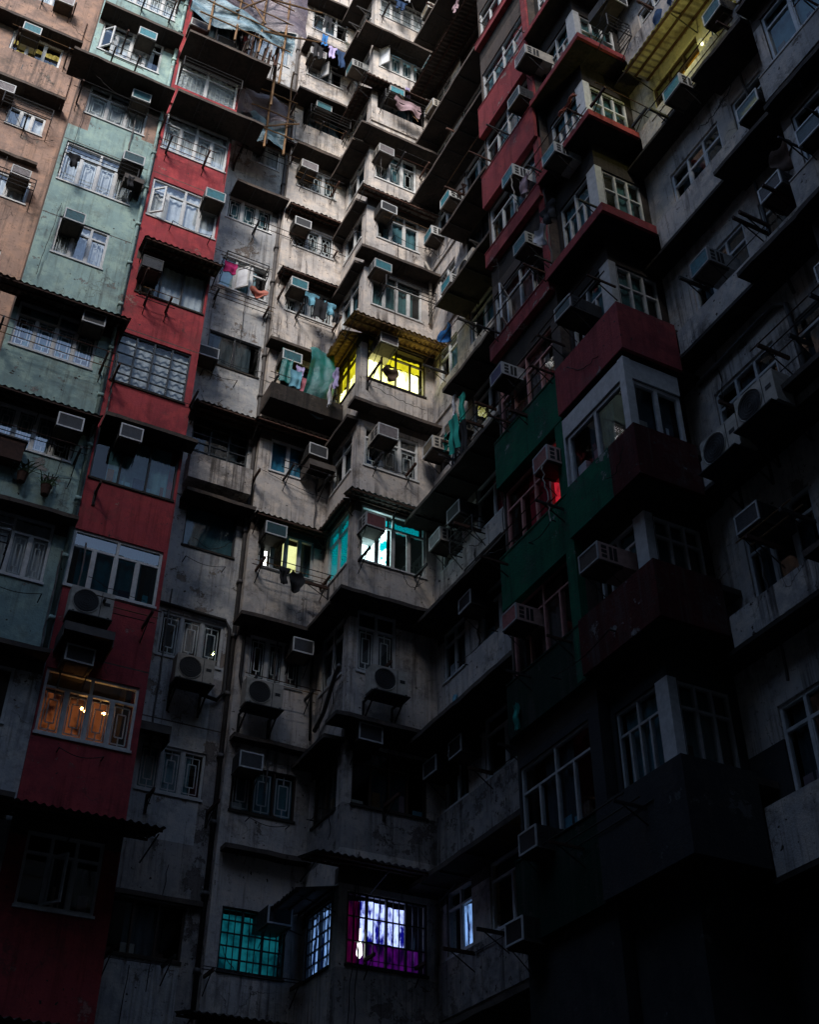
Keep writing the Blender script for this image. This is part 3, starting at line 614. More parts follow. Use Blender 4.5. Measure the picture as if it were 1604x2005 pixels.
# ---------------------------------------------------------------- ordinals for labels
ORD = ['topmost','second','third','fourth','fifth','sixth','seventh','eighth','ninth','tenth','eleventh','twelfth','thirteenth','fourteenth','fifteenth','sixteenth','seventeenth','eighteenth','nineteenth','twentieth','twenty-first','twenty-second','twenty-third','twenty-fourth','twenty-fifth']
WHERE = {'A0':'on the beige block','A1':'on the green column','A2':'on the red column','A3':'on the peeling grey strip','A4':'on the pale stepped bay','A5':'on the lit bay front',
         'S5':'on the lit bay side','B1':'on the shaded middle wall','RB':'on the red green wing','AR':'on the red wing front','AD':'on the red wing front','B5':'on the pale right wing','BF':'on the pale right wing','R2':'at the right edge'}
def ordinals(items, key):   # items: list of (face, z, ...) -> ordinal from the top within the face
    res = {}
    for f in {i[0] for i in items}:
        for n, it in enumerate(sorted([i for i in items if i[0] == f], key=lambda i: -key(i))): res[id(it)] = (n, sum(1 for i in items if i[0] == f))
    return res
def pos(n, tot, f):
    if tot == 1: return f'the only one {WHERE[f]}'
    if n == tot-1: return f'the lowest {WHERE[f]}'
    return f'{"topmost" if n == 0 else ORD[n]+" from the top"} {WHERE[f]}'

# ---------------------------------------------------------------- window air conditioners
AC=[
 ('A0',-1.09,33.18,'teal'),('A0',-1.24,30.25,'grey'),('A0',-0.23,27.23,'grey'),('A0',-0.5,35.2,'grey'),
 ('A1',1.83,32.41,'teal'),('A1',2.07,29.62,'teal'),('A1',2.24,27.05,'tealdark'),('A1',1.22,24.22,'tealdark'),('A1',2.2,21.28,'dark'),('A1',2.2,18.16,'dark'),
 ('A2',3.16,33.89,'grey'),('A2',4.0,33.65,'cream'),('A2',4.42,26.84,'teal'),('A2',3.2,23.55,'black'),('A2',3.46,18.37,'dark'),('A2',3.29,12.9,'dark'),
 ('A3',5.26,23.11,'dark'),('A3',5.81,32.39,'dark'),
 ('A4',7.33,37.49,'grey'),('A4',7.67,34.77,'teal'),('A4',7.37,31.57,'grey'),('A4',7.34,28.96,'dark'),('A4',7.39,26.42,'teal'),('A4',7.37,23.65,'tealdark'),('A4',8.24,20.78,'dark'),
 ('A4',7.36,18.08,'tealdark'),('A4',8.21,15.17,'dark'),('A4',7.27,12.26,'dark'),('A4',8.1,9.27,'dark'),
 ('A5',9.41,34.49,'teal'),('A5',9.08,31.34,'grey'),('A5',9.22,28.83,'dark'),('A5',9.1,26.35,'teal'),('A5',9.32,23.63,'grey'),('A5',9.33,20.5,'grey'),('A5',9.08,17.78,'red'),('A5',9.1,12.53,'dark'),
 ('S5',-20.9,36.9,'teal'),
 ('B1',-19.55,39.95,'cream'),('B1',-19.51,36.66,'teal'),('B1',-19.38,34.1,'cream'),('B1',-18.41,28.58,'teal'),('B1',-19.44,28.18,'teal'),('B1',-18.47,25.21,'teal'),('B1',-18.36,20.19,'cream'),
 ('B1',-19.48,20.41,'cream'),('B1',-18.34,17.67,'dark'),('B1',-19.23,17.52,'grey'),('B1',-17.88,15.06,'dark'),('B1',-18.47,12.06,'dark'),('B1',-19.46,12.05,'dark'),('B1',-16.27,32.76,'cream'),
 ('RB',-12.55,26.25,'grey'),('RB',-12.97,25.2,'tealdark'),('RB',-13.45,22.99,'teal'),('RB',-11.95,21.94,'teal'),('RB',-13.18,20.49,'teal'),('RB',-12.02,17.53,'tealdark'),('RB',-14.31,17.87,'blue'),
 ('RB',-13.06,14.79,'rust'),('RB',-11.98,12.05,'pinkdark'),('RB',-14.31,12.31,'rust'),('RB',-14.09,8.37,'dark'),('RB',-14.6,7.2,'dark'),
 ('BF',-9.49,21.71,'teal'),('BF',-7.99,19.19,'tealdark'),('BF',-8.17,22.37,'tealdark'),('BF',-7.97,17.0,'dark'),('BF',-9.74,17.07,'teal'),('R2',-6.83,16.9,'tealdark'),('BF',-9.87,11.82,'dark'),('R2',-7.2,14.32,'dark'),('AD',10.3,26.4,'dark')]
def ac_proto(kind):
    fin, case, word = {'teal':('fin_teal','ac_white','teal fronted'),'tealdark':('fin_tealdark','ac_dark','dim teal fronted'),'grey':('fin_grey','ac_cream','grey grilled cream'),'cream':('fin_cream','ac_cream','cream'),
        'dark':('fin_dark','ac_dark','dark pale rimmed'),'black':('fin_dark','ac_dark','sooty black'),'red':('fin_red','ac_white','dusty red fronted'),'rust':('fin_red','ac_pink_light','red light tinted'),'pinkdark':('fin_dark','ac_pink_light','pink lit dark fronted'),'blue':('fin_blue','ac_white','blue fronted')}[kind]  # red and pink tints of two wing kinds stand in for coloured light
    w, h, d = .62, .42, .56
    root = empty('window_air_conditioner', Matrix.Identity(4))
    b = MB(); b.box(-w/2, w/2, -d+.02, .36, 0, h, case)
    rimm = 'ac_dark' if kind == 'black' else ('white_frame' if kind in ('dark','tealdark') else 'ac_white'); t = .035
    for (x0, x1, z0, z1) in ((-w/2,w/2,0,t),(-w/2,w/2,h-t,h),(-w/2,-w/2+t,t,h-t),(w/2-t,w/2,t,h-t)): b.box(x0, x1, -d-.01, -d+.02, z0, z1, rimm)
    for sx in (-1, 1):      # side vents
        for i in range(3):
            z0 = h*.16+i*h*.26; x = sx*(w/2+.003); b.box(x-.004, x+.004, -d+.08, -d+.20, z0, z0+h*.17, 'louver')
        x = sx*(w/2+.003); b.box(x-.004, x+.004, -d+.26, -d+.33, h*.14, h*.86, 'louver'); b.box(x-.004, x+.004, -d+.36, -d+.44, h*.14, h*.86, 'louver')
    obj('casing', b, Matrix.Identity(4), root)
    g = MB(); g.box(-w/2+t, w/2-t, -d+.0, -d+.018, t, h-t, fin); obj('condenser_grille', g, Matrix.Identity(4), root)
    u = MB(); u.box(-w/2-.01, w/2+.01, -d+.04, .0, -.022, -.002, 'ac_under')
    for sx in (-1, 1):
        x = sx*(w/2-.05); u.box(x-.015, x+.015, -d+.02, 0, -.05, -.022, 'iron'); u.tube([(x, -d+.10, -.04), (x, .0, -.42)], .011, 'iron', 5)
    obj('bracket', u, Matrix.Identity(4), root)
    return root, word
def copy_tree(o, M):
    c = o.copy(); col.objects.link(c); c.matrix_basis = M; WM[c.name] = M
    for ch in list(o.children):
        q = ch.copy(); col.objects.link(q); q.parent = c
    return c
PRO = {}
ORDAC = ordinals(AC, lambda i: i[2])
for it in AC:
    f, s, z, kd = it; r = random.Random(int(z*100))
    sf_ = .80 if f in ('R2','BF') else (.78 if f in ('RB','AD') else .84)
    M = FM(f, s, z-.21*sf_) @ Matrix.Scale(sf_, 4) @ Matrix.Rotation(R(r.uniform(-2.5, 2.5)), 4, 'Z') @ Matrix.Diagonal((r.uniform(.94, 1.06), r.uniform(.92, 1.04), r.uniform(.94, 1.06), 1))
    if kd not in PRO: PRO[kd] = ac_proto(kd); o = PRO[kd][0]; o.matrix_basis = M; WM[o.name] = M
    else: o = copy_tree(PRO[kd][0], M)
    n, tot = ORDAC[id(it)]
    tag(o, f'{PRO[kd][1]} window air conditioner, {pos(n, tot, f)}', 'air conditioner', 'window air conditioners on the facades')
OD=[('A2',3.31,13.96,'beige unit with a round fan on brackets under the teal window of the red column'),('A3',5.93,14.1,'cream fan unit on a black shelf under a window of the grey strip'),
    ('A4',7.38,13.75,'grimy fan unit on a steel shelf low on the pale stepped bay'),('A5',9.45,13.75,'large dark fan unit on the corner bay below the cyan window'),('B1',-17.29,24.62,'grey fan unit half hidden under the red wing'),
    ('BF',-9.94,13.18,'dim fan unit beside the dark corner window, the left of two'),('BF',-9.1,13.36,'dim fan unit beside the dark corner window, the right of two')]
def fan_unit():
    w, h, d = .82, .58, .32; root = empty('outdoor_fan_unit', Matrix.Identity(4))
    b = MB(); b.box(-w/2, w/2, -d, 0, 0, h, 'ac_cream'); b.box(w*.2, w*.2+.012, -d-.004, -d, .02, h-.02, 'louver'); b.box(w*.28, w*.42, -d-.006, -d, h*.5, h*.62, 'louver'); obj('casing', b, T(0,-.25,0), root)
    g = MB(); c = (-w*.14, -d-.006, h/2)
    for rr in (.25, .20, .15, .10, .05):
        pts = [(c[0]+rr*math.cos(a), c[1], c[2]+rr*math.sin(a)) for a in [2*math.pi*i/24 for i in range(25)]]; g.tube(pts, .012 if rr == .25 else .005, 'ac_dark' if rr < .25 else 'ac_cream', 4, False)
    k = g.mat('louver'); i0 = len(g.v); g.v += [(c[0]+.245*math.cos(2*math.pi*i/24), -d+-.002, c[2]+.245*math.sin(2*math.pi*i/24)) for i in range(24)]; g.f.append(tuple(range(i0, i0+24))); g.mi.append(k)
    obj('fan_grille', g, T(0,-.25,0), root)
    s = MB()
    for sx in (-1, 1):
        x = sx*(w/2-.08); s.box(x-.02, x+.02, -d-.35, 0, -.05, -.01, 'iron'); s.tube([(x, -d-.3, -.04), (x, 0, -.5)], .02, 'iron', 4); s.box(x-.02, x+.02, -.03, 0, -.5, -.05, 'iron')
    s.box(-w/2, w/2, -d-.38, -.22, -.07, -.05, 'ac_dark'); obj('bracket', s, Matrix.Identity(4), root)
    return root
fu = None
for f, s, z, lb in OD:
    M = FM(f, s, z-.29)
    if fu is None: fu = fan_unit(); fu.matrix_basis = M; WM[fu.name] = M; o = fu
    else: o = copy_tree(fu, M)
    tag(o, lb, 'fan unit', 'outdoor fan units on brackets')
# dark hoods over windows
for f, s, z, w, d, lb in (('A2',3.35,13.35,.95,.7,'dark tin hood above the warm chandelier window'),('A3',5.25,12.7,.75,.5,'dark tin hood on the grey strip above its low window'),('A4',8.35,20.35,.7,.55,'dark box hood under a window unit of the pale stepped bay'),('A1',2.35,26.4,.5,.45,'dark shade beside the caged window of the green column')):
    h = MB(); h.box(-w/2, w/2, -d, 0, 0, .03, 'tin'); h.quad((-w/2,-d,0),(w/2,-d,0),(w/2,-d-.02,-.16),(-w/2,-d-.02,-.16),'tin')
    h.box(-w/2, -w/2+.02, -d, 0, -.3, 0, 'tin'); h.box(w/2-.02, w/2, -d, 0, -.3, 0, 'tin')
    tag(obj('window_hood', h, FM(f, s, z)), lb, 'hood')

# ---------------------------------------------------------------- drying racks
RACK=[ # face, s0, s1, z, depth, kind
 ('A1',.60,2.42,26.35,.42,'cage'),('A1',1.3,1.35,32.0,.6,'arm'),('A1',.55,2.75,28.9,.75,'rods'),('A1',2.5,2.55,35.0,.6,'arm'),('A1',.35,2.6,20.15,.75,'rods'),('A1',.6,2.5,17.5,.6,'rods'),('A1',.6,1.6,14.9,.4,'cage'),
 ('A2',2.95,4.66,31.7,.45,'cage'),('A2',2.9,4.7,20.0,.6,'arms'),('A2',3.1,3.15,23.2,.6,'arm'),
 ('A0',-1.4,0,32.7,.7,'rods'),('A0',-1.2,.1,29.6,.5,'cage'),('A0',-1.0,.2,26.7,.45,'cage'),
 ('A3',5.35,6.55,26.5,.5,'cage'),('A3',5.4,6.9,31.9,.6,'rods'),('A3',6.7,6.75,34.6,.9,'arm'),('A3',6.1,8.5,28.55,.55,'rods'),('A3',5.3,6.8,23.3,.35,'wire'),('A3',6.8,6.85,19.6,.8,'arm'),('A3',6.7,6.75,11.3,.7,'arm'),('A3',6.95,7.0,26.0,.8,'arm'),
 ('A4',7.2,8.55,34.0,.6,'cage'),('A4',7.1,8.7,17.1,.6,'rods'),('A4',7.5,8.6,25.55,.6,'arms'),('A4',7.0,8.6,22.7,.6,'rods'),('A4',7.2,8.6,37.0,.5,'arms'),('A4',6.9,8.6,8.1,.5,'rods'),
 ('A5',9.2,10.7,25.6,.45,'cage'),('A5',9.0,10.7,33.9,.5,'cage'),('A5',8.95,9.0,22.4,.8,'arm'),('A5',8.9,10.3,16.9,.6,'arms'),('A5',9.5,10.7,28.0,.5,'wire'),('A5',9.0,10.6,39.1,.6,'rods'),
 ('B1',-19.3,-17.5,22.9,.7,'rods'),('B1',-18.2,-16.2,24.2,.5,'cage'),('B1',-18.5,-17.0,19.8,.6,'rods'),('B1',-18.7,-17.7,16.8,.35,'cage'),('B1',-18.0,-16.0,28.5,.7,'rods'),('B1',-18.0,-16.5,15.5,.4,'cage'),
 ('RB',-14.6,-12.8,19.4,.65,'rods'),('RB',-14.7,-12.9,13.7,.7,'rods'),('RB',-14.4,-12.9,16.8,.6,'rods'),('RB',-12.6,-11.1,22.3,.5,'rods'),('RB',-12.6,-11.0,17.3,.6,'rods'),('RB',-12.6,-11.1,19.5,.5,'arms'),('RB',-14.2,-13.0,11.2,.6,'arms'),
 ('AD',9.5,10.5,22.4,.5,'rods'),('AD',9.9,10.5,25.0,.45,'cage'),('BF',-10.0,-8.0,21.6,.6,'rods'),('BF',-8.6,-7.9,16.8,.7,'arms'),('BF',-8.8,-7.7,14.2,.6,'rods')]
for f, a0, a1, ks in (('A0',-1.6,.1,(9,7,5)),('A1',.7,2.6,(10,9,8,3,2)),('A2',2.95,4.5,(7,6,5,3,2,1)),('A3',5.1,6.7,(9,8,6,5,4,3,2,1,0)),('A4',7.0,8.5,(12,11,9,8,7,4,2,1)),('A5',9.0,10.6,(12,10,8,7,4,2,1,0)),('B1',-19.5,-15.6,(12,11,10,9,8,6,4,3,2,1,0)),('RB',-14.7,-11.4,(8,7,6,3,2,1,0)),('BF',-10.2,-7.9,(7,6,3,2,1)),('S5',-21.4,-20.4,(11,9,7,5,3,1)),('R2',-7.3,-5.0,(6,5,4,3,2))):
    for k in ks:
        z = zk(k)+{'A0':2.1,'RB':.5,'B5':.8,'R2':.95}.get(f, 1.0)+rnd.uniform(-.15,.1); a = rnd.uniform(a0, (a0+a1)/2); kd = rnd.choice(['arm','arms','rods','rods','wire'] if f != 'S5' else ['arm','wire','arms']); RACK.append((f, round(a,2), round(a+.05 if kd == 'arm' else min(a1, a+rnd.uniform(.5,1.6)),2), round(z,2), round(rnd.uniform(.35,.75),2), kd))
ORDR = ordinals(RACK, lambda i: i[3])
KW = {'cage':'black railing cage rack','arm':'single rusty bracket arm','arms':'pair of bent bracket arms','rods':'iron arms with long drying rods','wire':'thin sagging drying wire'}
for it in RACK:
    f, a, b, z, d, kd = it; m = MB(); w = b-a; r = random.Random(int(z*77)); rt = .013 if d < 2 else .02
    if kd == 'cage':
        hh = .42
        for j in range(4):
            q = hh*j/3; m.tube([(0,0,q),(0,-d,q),(w,-d,q),(w,0,q)], .011 if 0 < j < 3 else .016, 'iron', 5)
        for x in (0, w): m.tube([(x,-d,0),(x,-d,hh)], .016, 'iron', 5)
        m.tube([(0,-d,0),(0,0,-.35)], .012, 'iron', 5); m.tube([(w,-d,0),(w,0,-.35)], .012, 'iron', 5)
    elif kd == 'arm': m.box(-.022,.022,-d,0,-.03,.04,'rusty'); m.tube([(0,-d*.9,.02),(0,0,-.30)], .012, 'iron', 5); m.box(-.03,.03,-.03,0,-.3,.08,'iron')
    elif kd == 'wire': m.tube([(w*t,-d*.5,-.10*math.sin(math.pi*t)) for t in [i/10 for i in range(11)]], .008, 'iron', 4); m.tube([(0,0,0),(0,-d*.5,0)], .012, 'iron', 5); m.tube([(w,0,0),(w,-d*.5,0)], .012, 'iron', 5)
    else:
        tk = .014 if f in ('B5','AR','RB','R2') else .022
        for x in (0, w): m.box(x-tk,x+tk,-d,0,-tk*1.4,tk*1.4,'rusty' if r.random() < .4 else 'iron'); m.tube([(x,-d*.85,0),(x,0,-.34)], .012, 'iron', 5)
        if kd == 'arms': m.tube([(0,-d*.1,.0),(w,-d*.1,.0)], .009, 'iron', 5)
        if kd == 'rods':
            for q in (.95, .6, .3)[:2 + (r.random() > .5)]: m.tube([(-.15-.1*r.random(),-d*q,.045),(w/2,-d*q-.01,.03),(w+.18,-d*q,.045)], .011, r.choice(['iron','rusty','bamboo','iron']), 5)
    n, tot = ORDR[id(it)]
    tag(obj('drying_rack', m, FM(f, a, z)), f'{KW[kd]}, {pos(n, tot, f)}', 'drying rack', 'drying racks under the windows')

# ---------------------------------------------------------------- laundry and other cloths
def garment(face, s, z, out, w, h, m, label, kind='towel', rot=0, cat='laundry'):
    r = random.Random(int(s*91+z*37)); mb = MB(); ph = r.random()*6
    def outline(v):     # half width of the garment at depth v from the top
        if kind == 'shirt': return 1.0 if v < .28 else .62
        if kind == 'trousers': return .9 if v < .2 else .85
        if kind == 'bag': return .55+.5*math.sin(math.pi*min(v*1.15, 1))
        return .95+.06*math.sin(v*7+ph)
    def f(u, v):
        hw = w/2*outline(v); x = (u*2-1)*hw
        if kind == 'trousers' and v > .25: x += (.10*w*(v-.25))*(1 if u > .5 else -1)
        bulge = (.16 if kind == 'bag' else .045)*w/.5
        y = -.02+bulge*math.sin(u*math.pi*(3 if kind != 'bag' else 1)+ph*(kind != 'bag'))*(.3+.7*v)+.02*math.sin(v*9+ph)
        return (x+.015*math.sin(v*4+ph), y, -h*v+.012*math.sin(u*7+ph)*(v > .05)-.05*math.sin(u*math.pi)*(1-v)*(kind in ('bag','towel')))
    if kind == 'trousers':
        mb.grid(lambda u, v: f(u, v*.4), 14, 6, m); mb.grid(lambda u, v: f(u*.44, .4+v*.6), 7, 8, m); mb.grid(lambda u, v: f(.56+u*.44, .4+v*.6), 7, 8, m)
    else: mb.grid(f, 16, 12, m); mb.grid(lambda u, v: tuple(a+b for a, b in zip(f(u, v), (0,.035,0))), 16, 12, m)
    return tag(obj('bag' if kind == 'bag' else {'shirt':'shirt','trousers':'trousers','towel':'towel'}[kind], mb, FM(face, s, z, out) @ Matrix.Rotation(R(rot), 4, 'Z'), None, True), label, cat)
GA=[('A1',.86,26.35,.44,.30,.42,'cloth_black','small black cloth on the cage rack of the green column','shirt'),('A1',2.28,26.4,.44,.16,.42,'cloth_black','black strap cloth at the right end of the green column cage rack','towel'),
 ('A3',5.48,26.5,.52,.36,.42,'cloth_magenta','magenta towel hung on the rack of the grey strip','towel'),('A3',6.35,25.95,.5,.50,.28,'cloth_coral','coral parasol like cloth under the grey strip window','bag'),
 ('A4',7.75,26.05,.55,.42,.42,'cloth_lightblue','light blue shirt on the stepped bay below the teal unit','shirt'),('A4',7.98,25.95,.6,.36,.75,'cloth_black','black garment between two light blue shirts','towel'),('A4',8.28,25.95,.55,.36,.42,'cloth_lightblue','light blue shirt right of the black garment','shirt'),('A4',8.5,25.75,.5,.30,.40,'cloth_black','black top right of the light blue shirts','shirt'),
 ('A4',7.45,23.05,.6,.30,.60,'cloth_lightblue','pale blue cloth left of the pink towel','towel'),('A4',7.80,22.9,.6,.42,.5,'cloth_pink','pink towel left of the big teal tarpaulin','towel'),('A4',7.25,23.9,.4,.32,1.2,'tarp_teal','narrow teal plastic drape at the left of the tarpaulin balcony','towel'),('A4',7.6,23.4,.45,.22,.35,'cloth_lilac','small lilac cloth behind the pink towel','towel'),
 ('S5',-20.7,22.6,.5,.24,.72,'cloth_white','white cloth hanging left of the yellow window','towel'),('S5',-20.35,22.75,.5,.28,.6,'cloth_lilac','lilac shirt hanging just left of the yellow window parapet','shirt'),
 ('A5',9.25,22.35,.75,.42,.36,'cloth_brown','dark round basket bag hung before the yellow window','bag'),
 ('A4',7.9,17.0,.55,.36,.5,'cloth_black','black cloth below the softly lit window','bag'),('A4',7.62,17.05,.5,.26,.45,'cloth_black','small dark cloth below the bright slit window','shirt'),
 ('B1',-18.25,23.3,.65,.60,.40,'cloth_blue','blue bag of cloth hung right of the yellow window','bag'),
 ('B1',-18.1,21.0,.5,.16,.70,'cloth_white','pale striped towel above the green trousers','towel'),('B1',-17.75,20.7,.5,.22,.8,'cloth_teal','teal cloth beside the pale striped towel','towel'),
 ('B1',-17.85,20.0,.65,.40,1.0,'cloth_teal','bright green trousers hanging before the red wing','trousers'),('B1',-18.1,19.6,.5,.26,1.2,'cloth_black','black trousers left of the green trousers','trousers'),('B1',-17.5,19.6,.6,.26,1.15,'cloth_black','black trousers right of the green trousers','trousers'),('B1',-18.55,20.1,.5,.14,.5,'cloth_teal','small teal cloth by the cream unit','towel'),
 ('RB',-12.45,20.2,.45,.40,.42,'cloth_white','white cloth hung from the dark wing above the cream unit','bag'),('RB',-12.15,20.55,.4,.45,.45,'cloth_black','black cloth just above the white cloth on the wing','shirt'),
 ('RB',-12.75,22.1,.5,.34,.55,'cloth_dust','dusty pink skirt hanging beside the teal unit of the wing','towel'),
 ('RB',-14.25,17.0,.1,.22,.5,'cloth_black','black cloth at the left edge of the green panel','towel'),
 ('A5',9.75,34.1,.52,.95,.48,'cloth_dust','pale crumpled cloth over the balcony parapet of the corner bay','towel'),('A5',9.85,35.2,.3,.16,.5,'cloth_lilac','small lilac pennant by the teal unit of the corner bay','towel'),
 ('A5',9.3,40.7,.65,.30,1.0,'cloth_black','long black garment at the top of the corner bay','shirt'),('A5',9.65,40.5,.6,.22,.8,'cloth_white','white towel at the top of the corner bay','towel'),('A5',9.45,39.7,.5,.45,.55,'cloth_navy','navy cloth below the white towel at the top','shirt'),
 ('A4',7.45,38.5,.6,.20,.7,'cloth_blue','bright blue cloth at the top of the stepped bay','towel'),('A4',7.3,38.0,.5,.5,.9,'cloth_black','black coat under the bright blue cloth','shirt'),('A4',7.75,38.0,.6,.30,.7,'cloth_lilac','striped lilac shirt between the dark coats','shirt'),('A4',8.1,37.9,.6,.40,.85,'cloth_navy','navy coat right of the striped shirt','shirt'),('A4',7.5,39.6,.6,.3,.8,'cloth_black','dark trousers near the top edge','trousers'),
 ('B1',-17.4,37.0,.5,.4,.5,'cloth_dust','brownish cloth in the dark upper gap','shirt'),('B1',-17.0,37.2,.5,.3,.4,'cloth_coral','faded coral cloth in the dark upper gap','shirt'),
 ('B1',-19.0,13.6,.1,.22,.5,'cloth_lightblue','pale blue rag on the low parapet of the shaded wall','towel'),('RB',-14.6,10.9,.2,.12,.45,'cloth_teal','thin green rag below the pink lit frames','towel'),
 ('B5',-7.75,17.9,.5,.5,.5,'cloth_brown','brown bundle hung at the right wing','bag'),('R2',-7.3,22.9,.4,.4,.4,'cloth_brown','brown bundle near the top right corner','bag'),('RB',-11.3,22.9,.3,.6,.12,'cloth_coral','rust coloured cloth over the rod before the red corner bay','towel'),
 ('B5',-9.6,25.0,.4,.8,.7,'cloth_navy','dark blue sheet by the small yellow window at the top','towel')]
for g in GA: garment(*g)
# the big tarpaulin
mb = MB()
def tf(u, v):
    w = .66+.18*v; x = (u-.5)*w-.06*v
    y = -.02*math.sin(u*15+2.2*math.sin(v*2.4))*(1-v*.5)-.05*math.sin(v*9+u*3)+.05*mnoise.noise((u*4, v*7, .3)); return (x, y-.28*math.sin(math.pi*min(v*1.25, 1)), -2.25*v+.05*math.sin(u*8))
nb = 34; k1 = mb.mat('tarp_teal'); k2 = mb.mat('tarp_silver'); mb.grid(tf, 30, nb, 'tarp_teal')
for i in range(len(mb.f)):
    if i % nb > 25: mb.mi[i] = k2
tag(obj('tarpaulin', mb, FM('A4', 8.10, 24.0, .60), None, True), 'crumpled teal tarpaulin with a silvery foot hanging from the stepped bay', 'tarpaulin')
# the open balcony shaded by it
tag(obj('balcony_shelf', (lambda m: (m.box(0,1.95,-.7,0,-.08,0,'soffit_and_shade'), m.box(0,1.95,-.7,-.66,0,.45,'soffit_and_shade'), m.box(0,.03,-.66,0,0,.45,'concrete_and_shade'), m)[-1])(MB()), FM('A4', 6.8, 21.85)), 'sooty balcony shelf under the teal tarpaulin', 'shelf')

# ---------------------------------------------------------------- bamboo scaffold wrapped in sheeting
sf = tag(empty('scaffold', FM('A2', 3.4, 35.2)), 'bamboo scaffold with blue and mauve sheeting above the red column', 'scaffold')
def pole(p, q, r=.035, face='A2', m='bamboo'):
    mb = MB(); P, Q = Vector(p), Vector(q); n = 9; j = random.Random(int(abs(p[0]*77+p[2]*13)))
    mb.tube([tuple(P.lerp(Q, i/n)+Vector((j.uniform(-.012,.012), j.uniform(-.012,.012), 0))) for i in range(n+1)], [r*(1-.25*i/n) for i in range(n+1)], m, 6); return obj('bamboo_pole', mb, FM(face), sf)
for x, y in ((3.35,-1.0),(4.1,-1.05),(4.85,-1.0),(5.55,-1.05),(5.6,-.3)): pole((x, y, 32.9 if x < 5 else 31.8), (x+.05, y, 38.2))
for z in (33.5,34.2,34.9,35.7,36.6): pole((3.0, -1.08, z), (5.75, -1.1, z-.05), .028)
for x in (3.35,4.85,5.55): pole((x, -1.05, 34.45), (x, 0, 34.45), .028); pole((x, -1.05, 36.75), (x, 0, 36.75), .028)
pole((3.1,-1.12,37.3),(4.9,-1.12,34.3)); pole((5.5,-1.14,36.6),(4.0,-1.14,34.2)); pole((3.9,-1.2,35.2),(6.5,-1.5,35.5),.04); pole((4.9,-1.15,33.8),(6.6,-1.1,34.6))
for x, y in ((5.75,-1.3),(6.35,-1.3)): pole((x, y, 30.8), (x+.03, y, 35.0), .035, 'A3')
for z in (31.6,32.5,33.4): pole((5.2, -1.33, z), (6.6, -1.35, z), .028, 'A3')
pole((5.1,-1.36,31.2),(6.7,-1.4,32.4),.03,'A3')
def sheet(f, s0, s1, z0, z1, y, m, nm='netting'):
    mb = MB(); j = random.Random(int(s0*10+z0)); a, b = j.random()*6, j.random()*6
    mb.grid(lambda u, v: (s0+(s1-s0)*u, y-.10*math.sin(u*8+a+v*2)-.06*math.sin(v*11+b+u*5), z0+(z1-z0)*v+.08*math.sin(u*7+b)*(1-v)+.12*(mnoise.noise((u*6, v*3, a)))), 40, 16, m); obj(nm, mb, FM(f), sf, True)
sheet('A2',2.75,5.9,33.55,34.55,-1.0,'tarp_striped','sheeting'); sheet('A2',3.2,6.2,34.45,37.2,-.96,'net_mauve'); sheet('A3',5.0,6.45,32.2,33.4,-1.2,'net_mauve'); sheet('A3',5.0,6.4,31.25,32.25,-1.15,'tarp_striped','sheeting')
mb = MB()
for i in range(46):
    x = 4.1+rnd.random()*1.5; z = 32.6+rnd.random()*.9; mb.tube([(x,-.3-rnd.random()*.75,z),(x+rnd.uniform(-.08,.08),-.3-rnd.random()*.8,z+.5+rnd.random()*.5)], .022, 'tin' if i % 3 else 'rusty', 4)
obj('lath_bundle', mb, FM('A2'), sf)

# ---------------------------------------------------------------- pipes, cables, plants
def pipe(face, pts, r, m, label, nm='drain_pipe', cat='pipe'): 
    mb = MB(); mb.tube(pts, r, m, 8)
    if r > .03:
        p0 = Vector(pts[0]); p1 = Vector(pts[-1])
        if abs(p0.x-p1.x) < .3 and abs(p0.z-p1.z) > 3:
            z = min(p0.z, p1.z)+.7
            while z < max(p0.z, p1.z): mb.box(p0.x-r*1.35, p0.x+r*1.35, p0.y-r*1.35, p0.y+r*1.2, z, z+.09, m); z += 1.43
    return tag(obj(nm, mb, FM(face), None, True), label, cat)
pipe('A3', [(6.83,-.08,7.5),(6.83,-.08,41)], .05, 'pipe', 'long vertical drain pipe where the grey strip meets the stepped bay')
pipe('A1', [(2.72,-.07,13),(2.72,-.07,42)], .045, 'green_plaster', 'vertical pipe painted green beside the red column')
pipe('A5', [(10.72,-.08,25.2),(10.72,-.08,27.3),(10.55,-.08,27.6)], .045, 'ac_cream', 'short pale drain pipe right of the rail above the yellow window')
pipe('B1', [(-18.5,-.7,7.5),(-18.5,-.7,7.5001)], .01, 'pipe', 'x') if False else None
pipe('A3', [(4.95,-.05,15.8),(6.6,-.06,15.75),(6.72,-.07,15.55),(6.74,-.07,14.0),(6.6,-.07,13.78),(6.2,-.2,13.76)], .045, 'cable', 'black pipe looping around a window of the grey strip', 'looping_pipe')
pipe('A4', [(7.0,-.05,15.6),(6.98,-.06,15.2),(6.98,-.06,14.3),(7.05,-.08,14.0),(7.4,-.2,13.9)], .04, 'cable', 'black pipe curling left of the stepped bay window', 'curling_pipe')
pipe('A4', [(8.62,-.05,15.7),(8.6,-.06,14.6),(8.66,-.05,13.2)], .03, 'cable', 'dark pipe running down beside the low dark unit', 'thin_pipe')
pipe('S5', [(-21.4,-.1,13.3),(-20.9,-.12,13.5),(-20.3,-.15,14.1),(-20.0,-.2,14.15)], .05, 'pipe', 'bent pipe wrapped around the corner bay sill', 'bent_pipe')
pipe('B5', [(-10.9,-.06,15.5),(-9.9,-.07,15.55),(-9.0,-.07,15.6),(-8.75,-.07,15.4),(-8.7,-.07,13.4)], .045, 'pipe', 'bent pipe over the dark window of the right wing', 'bent_pipe')
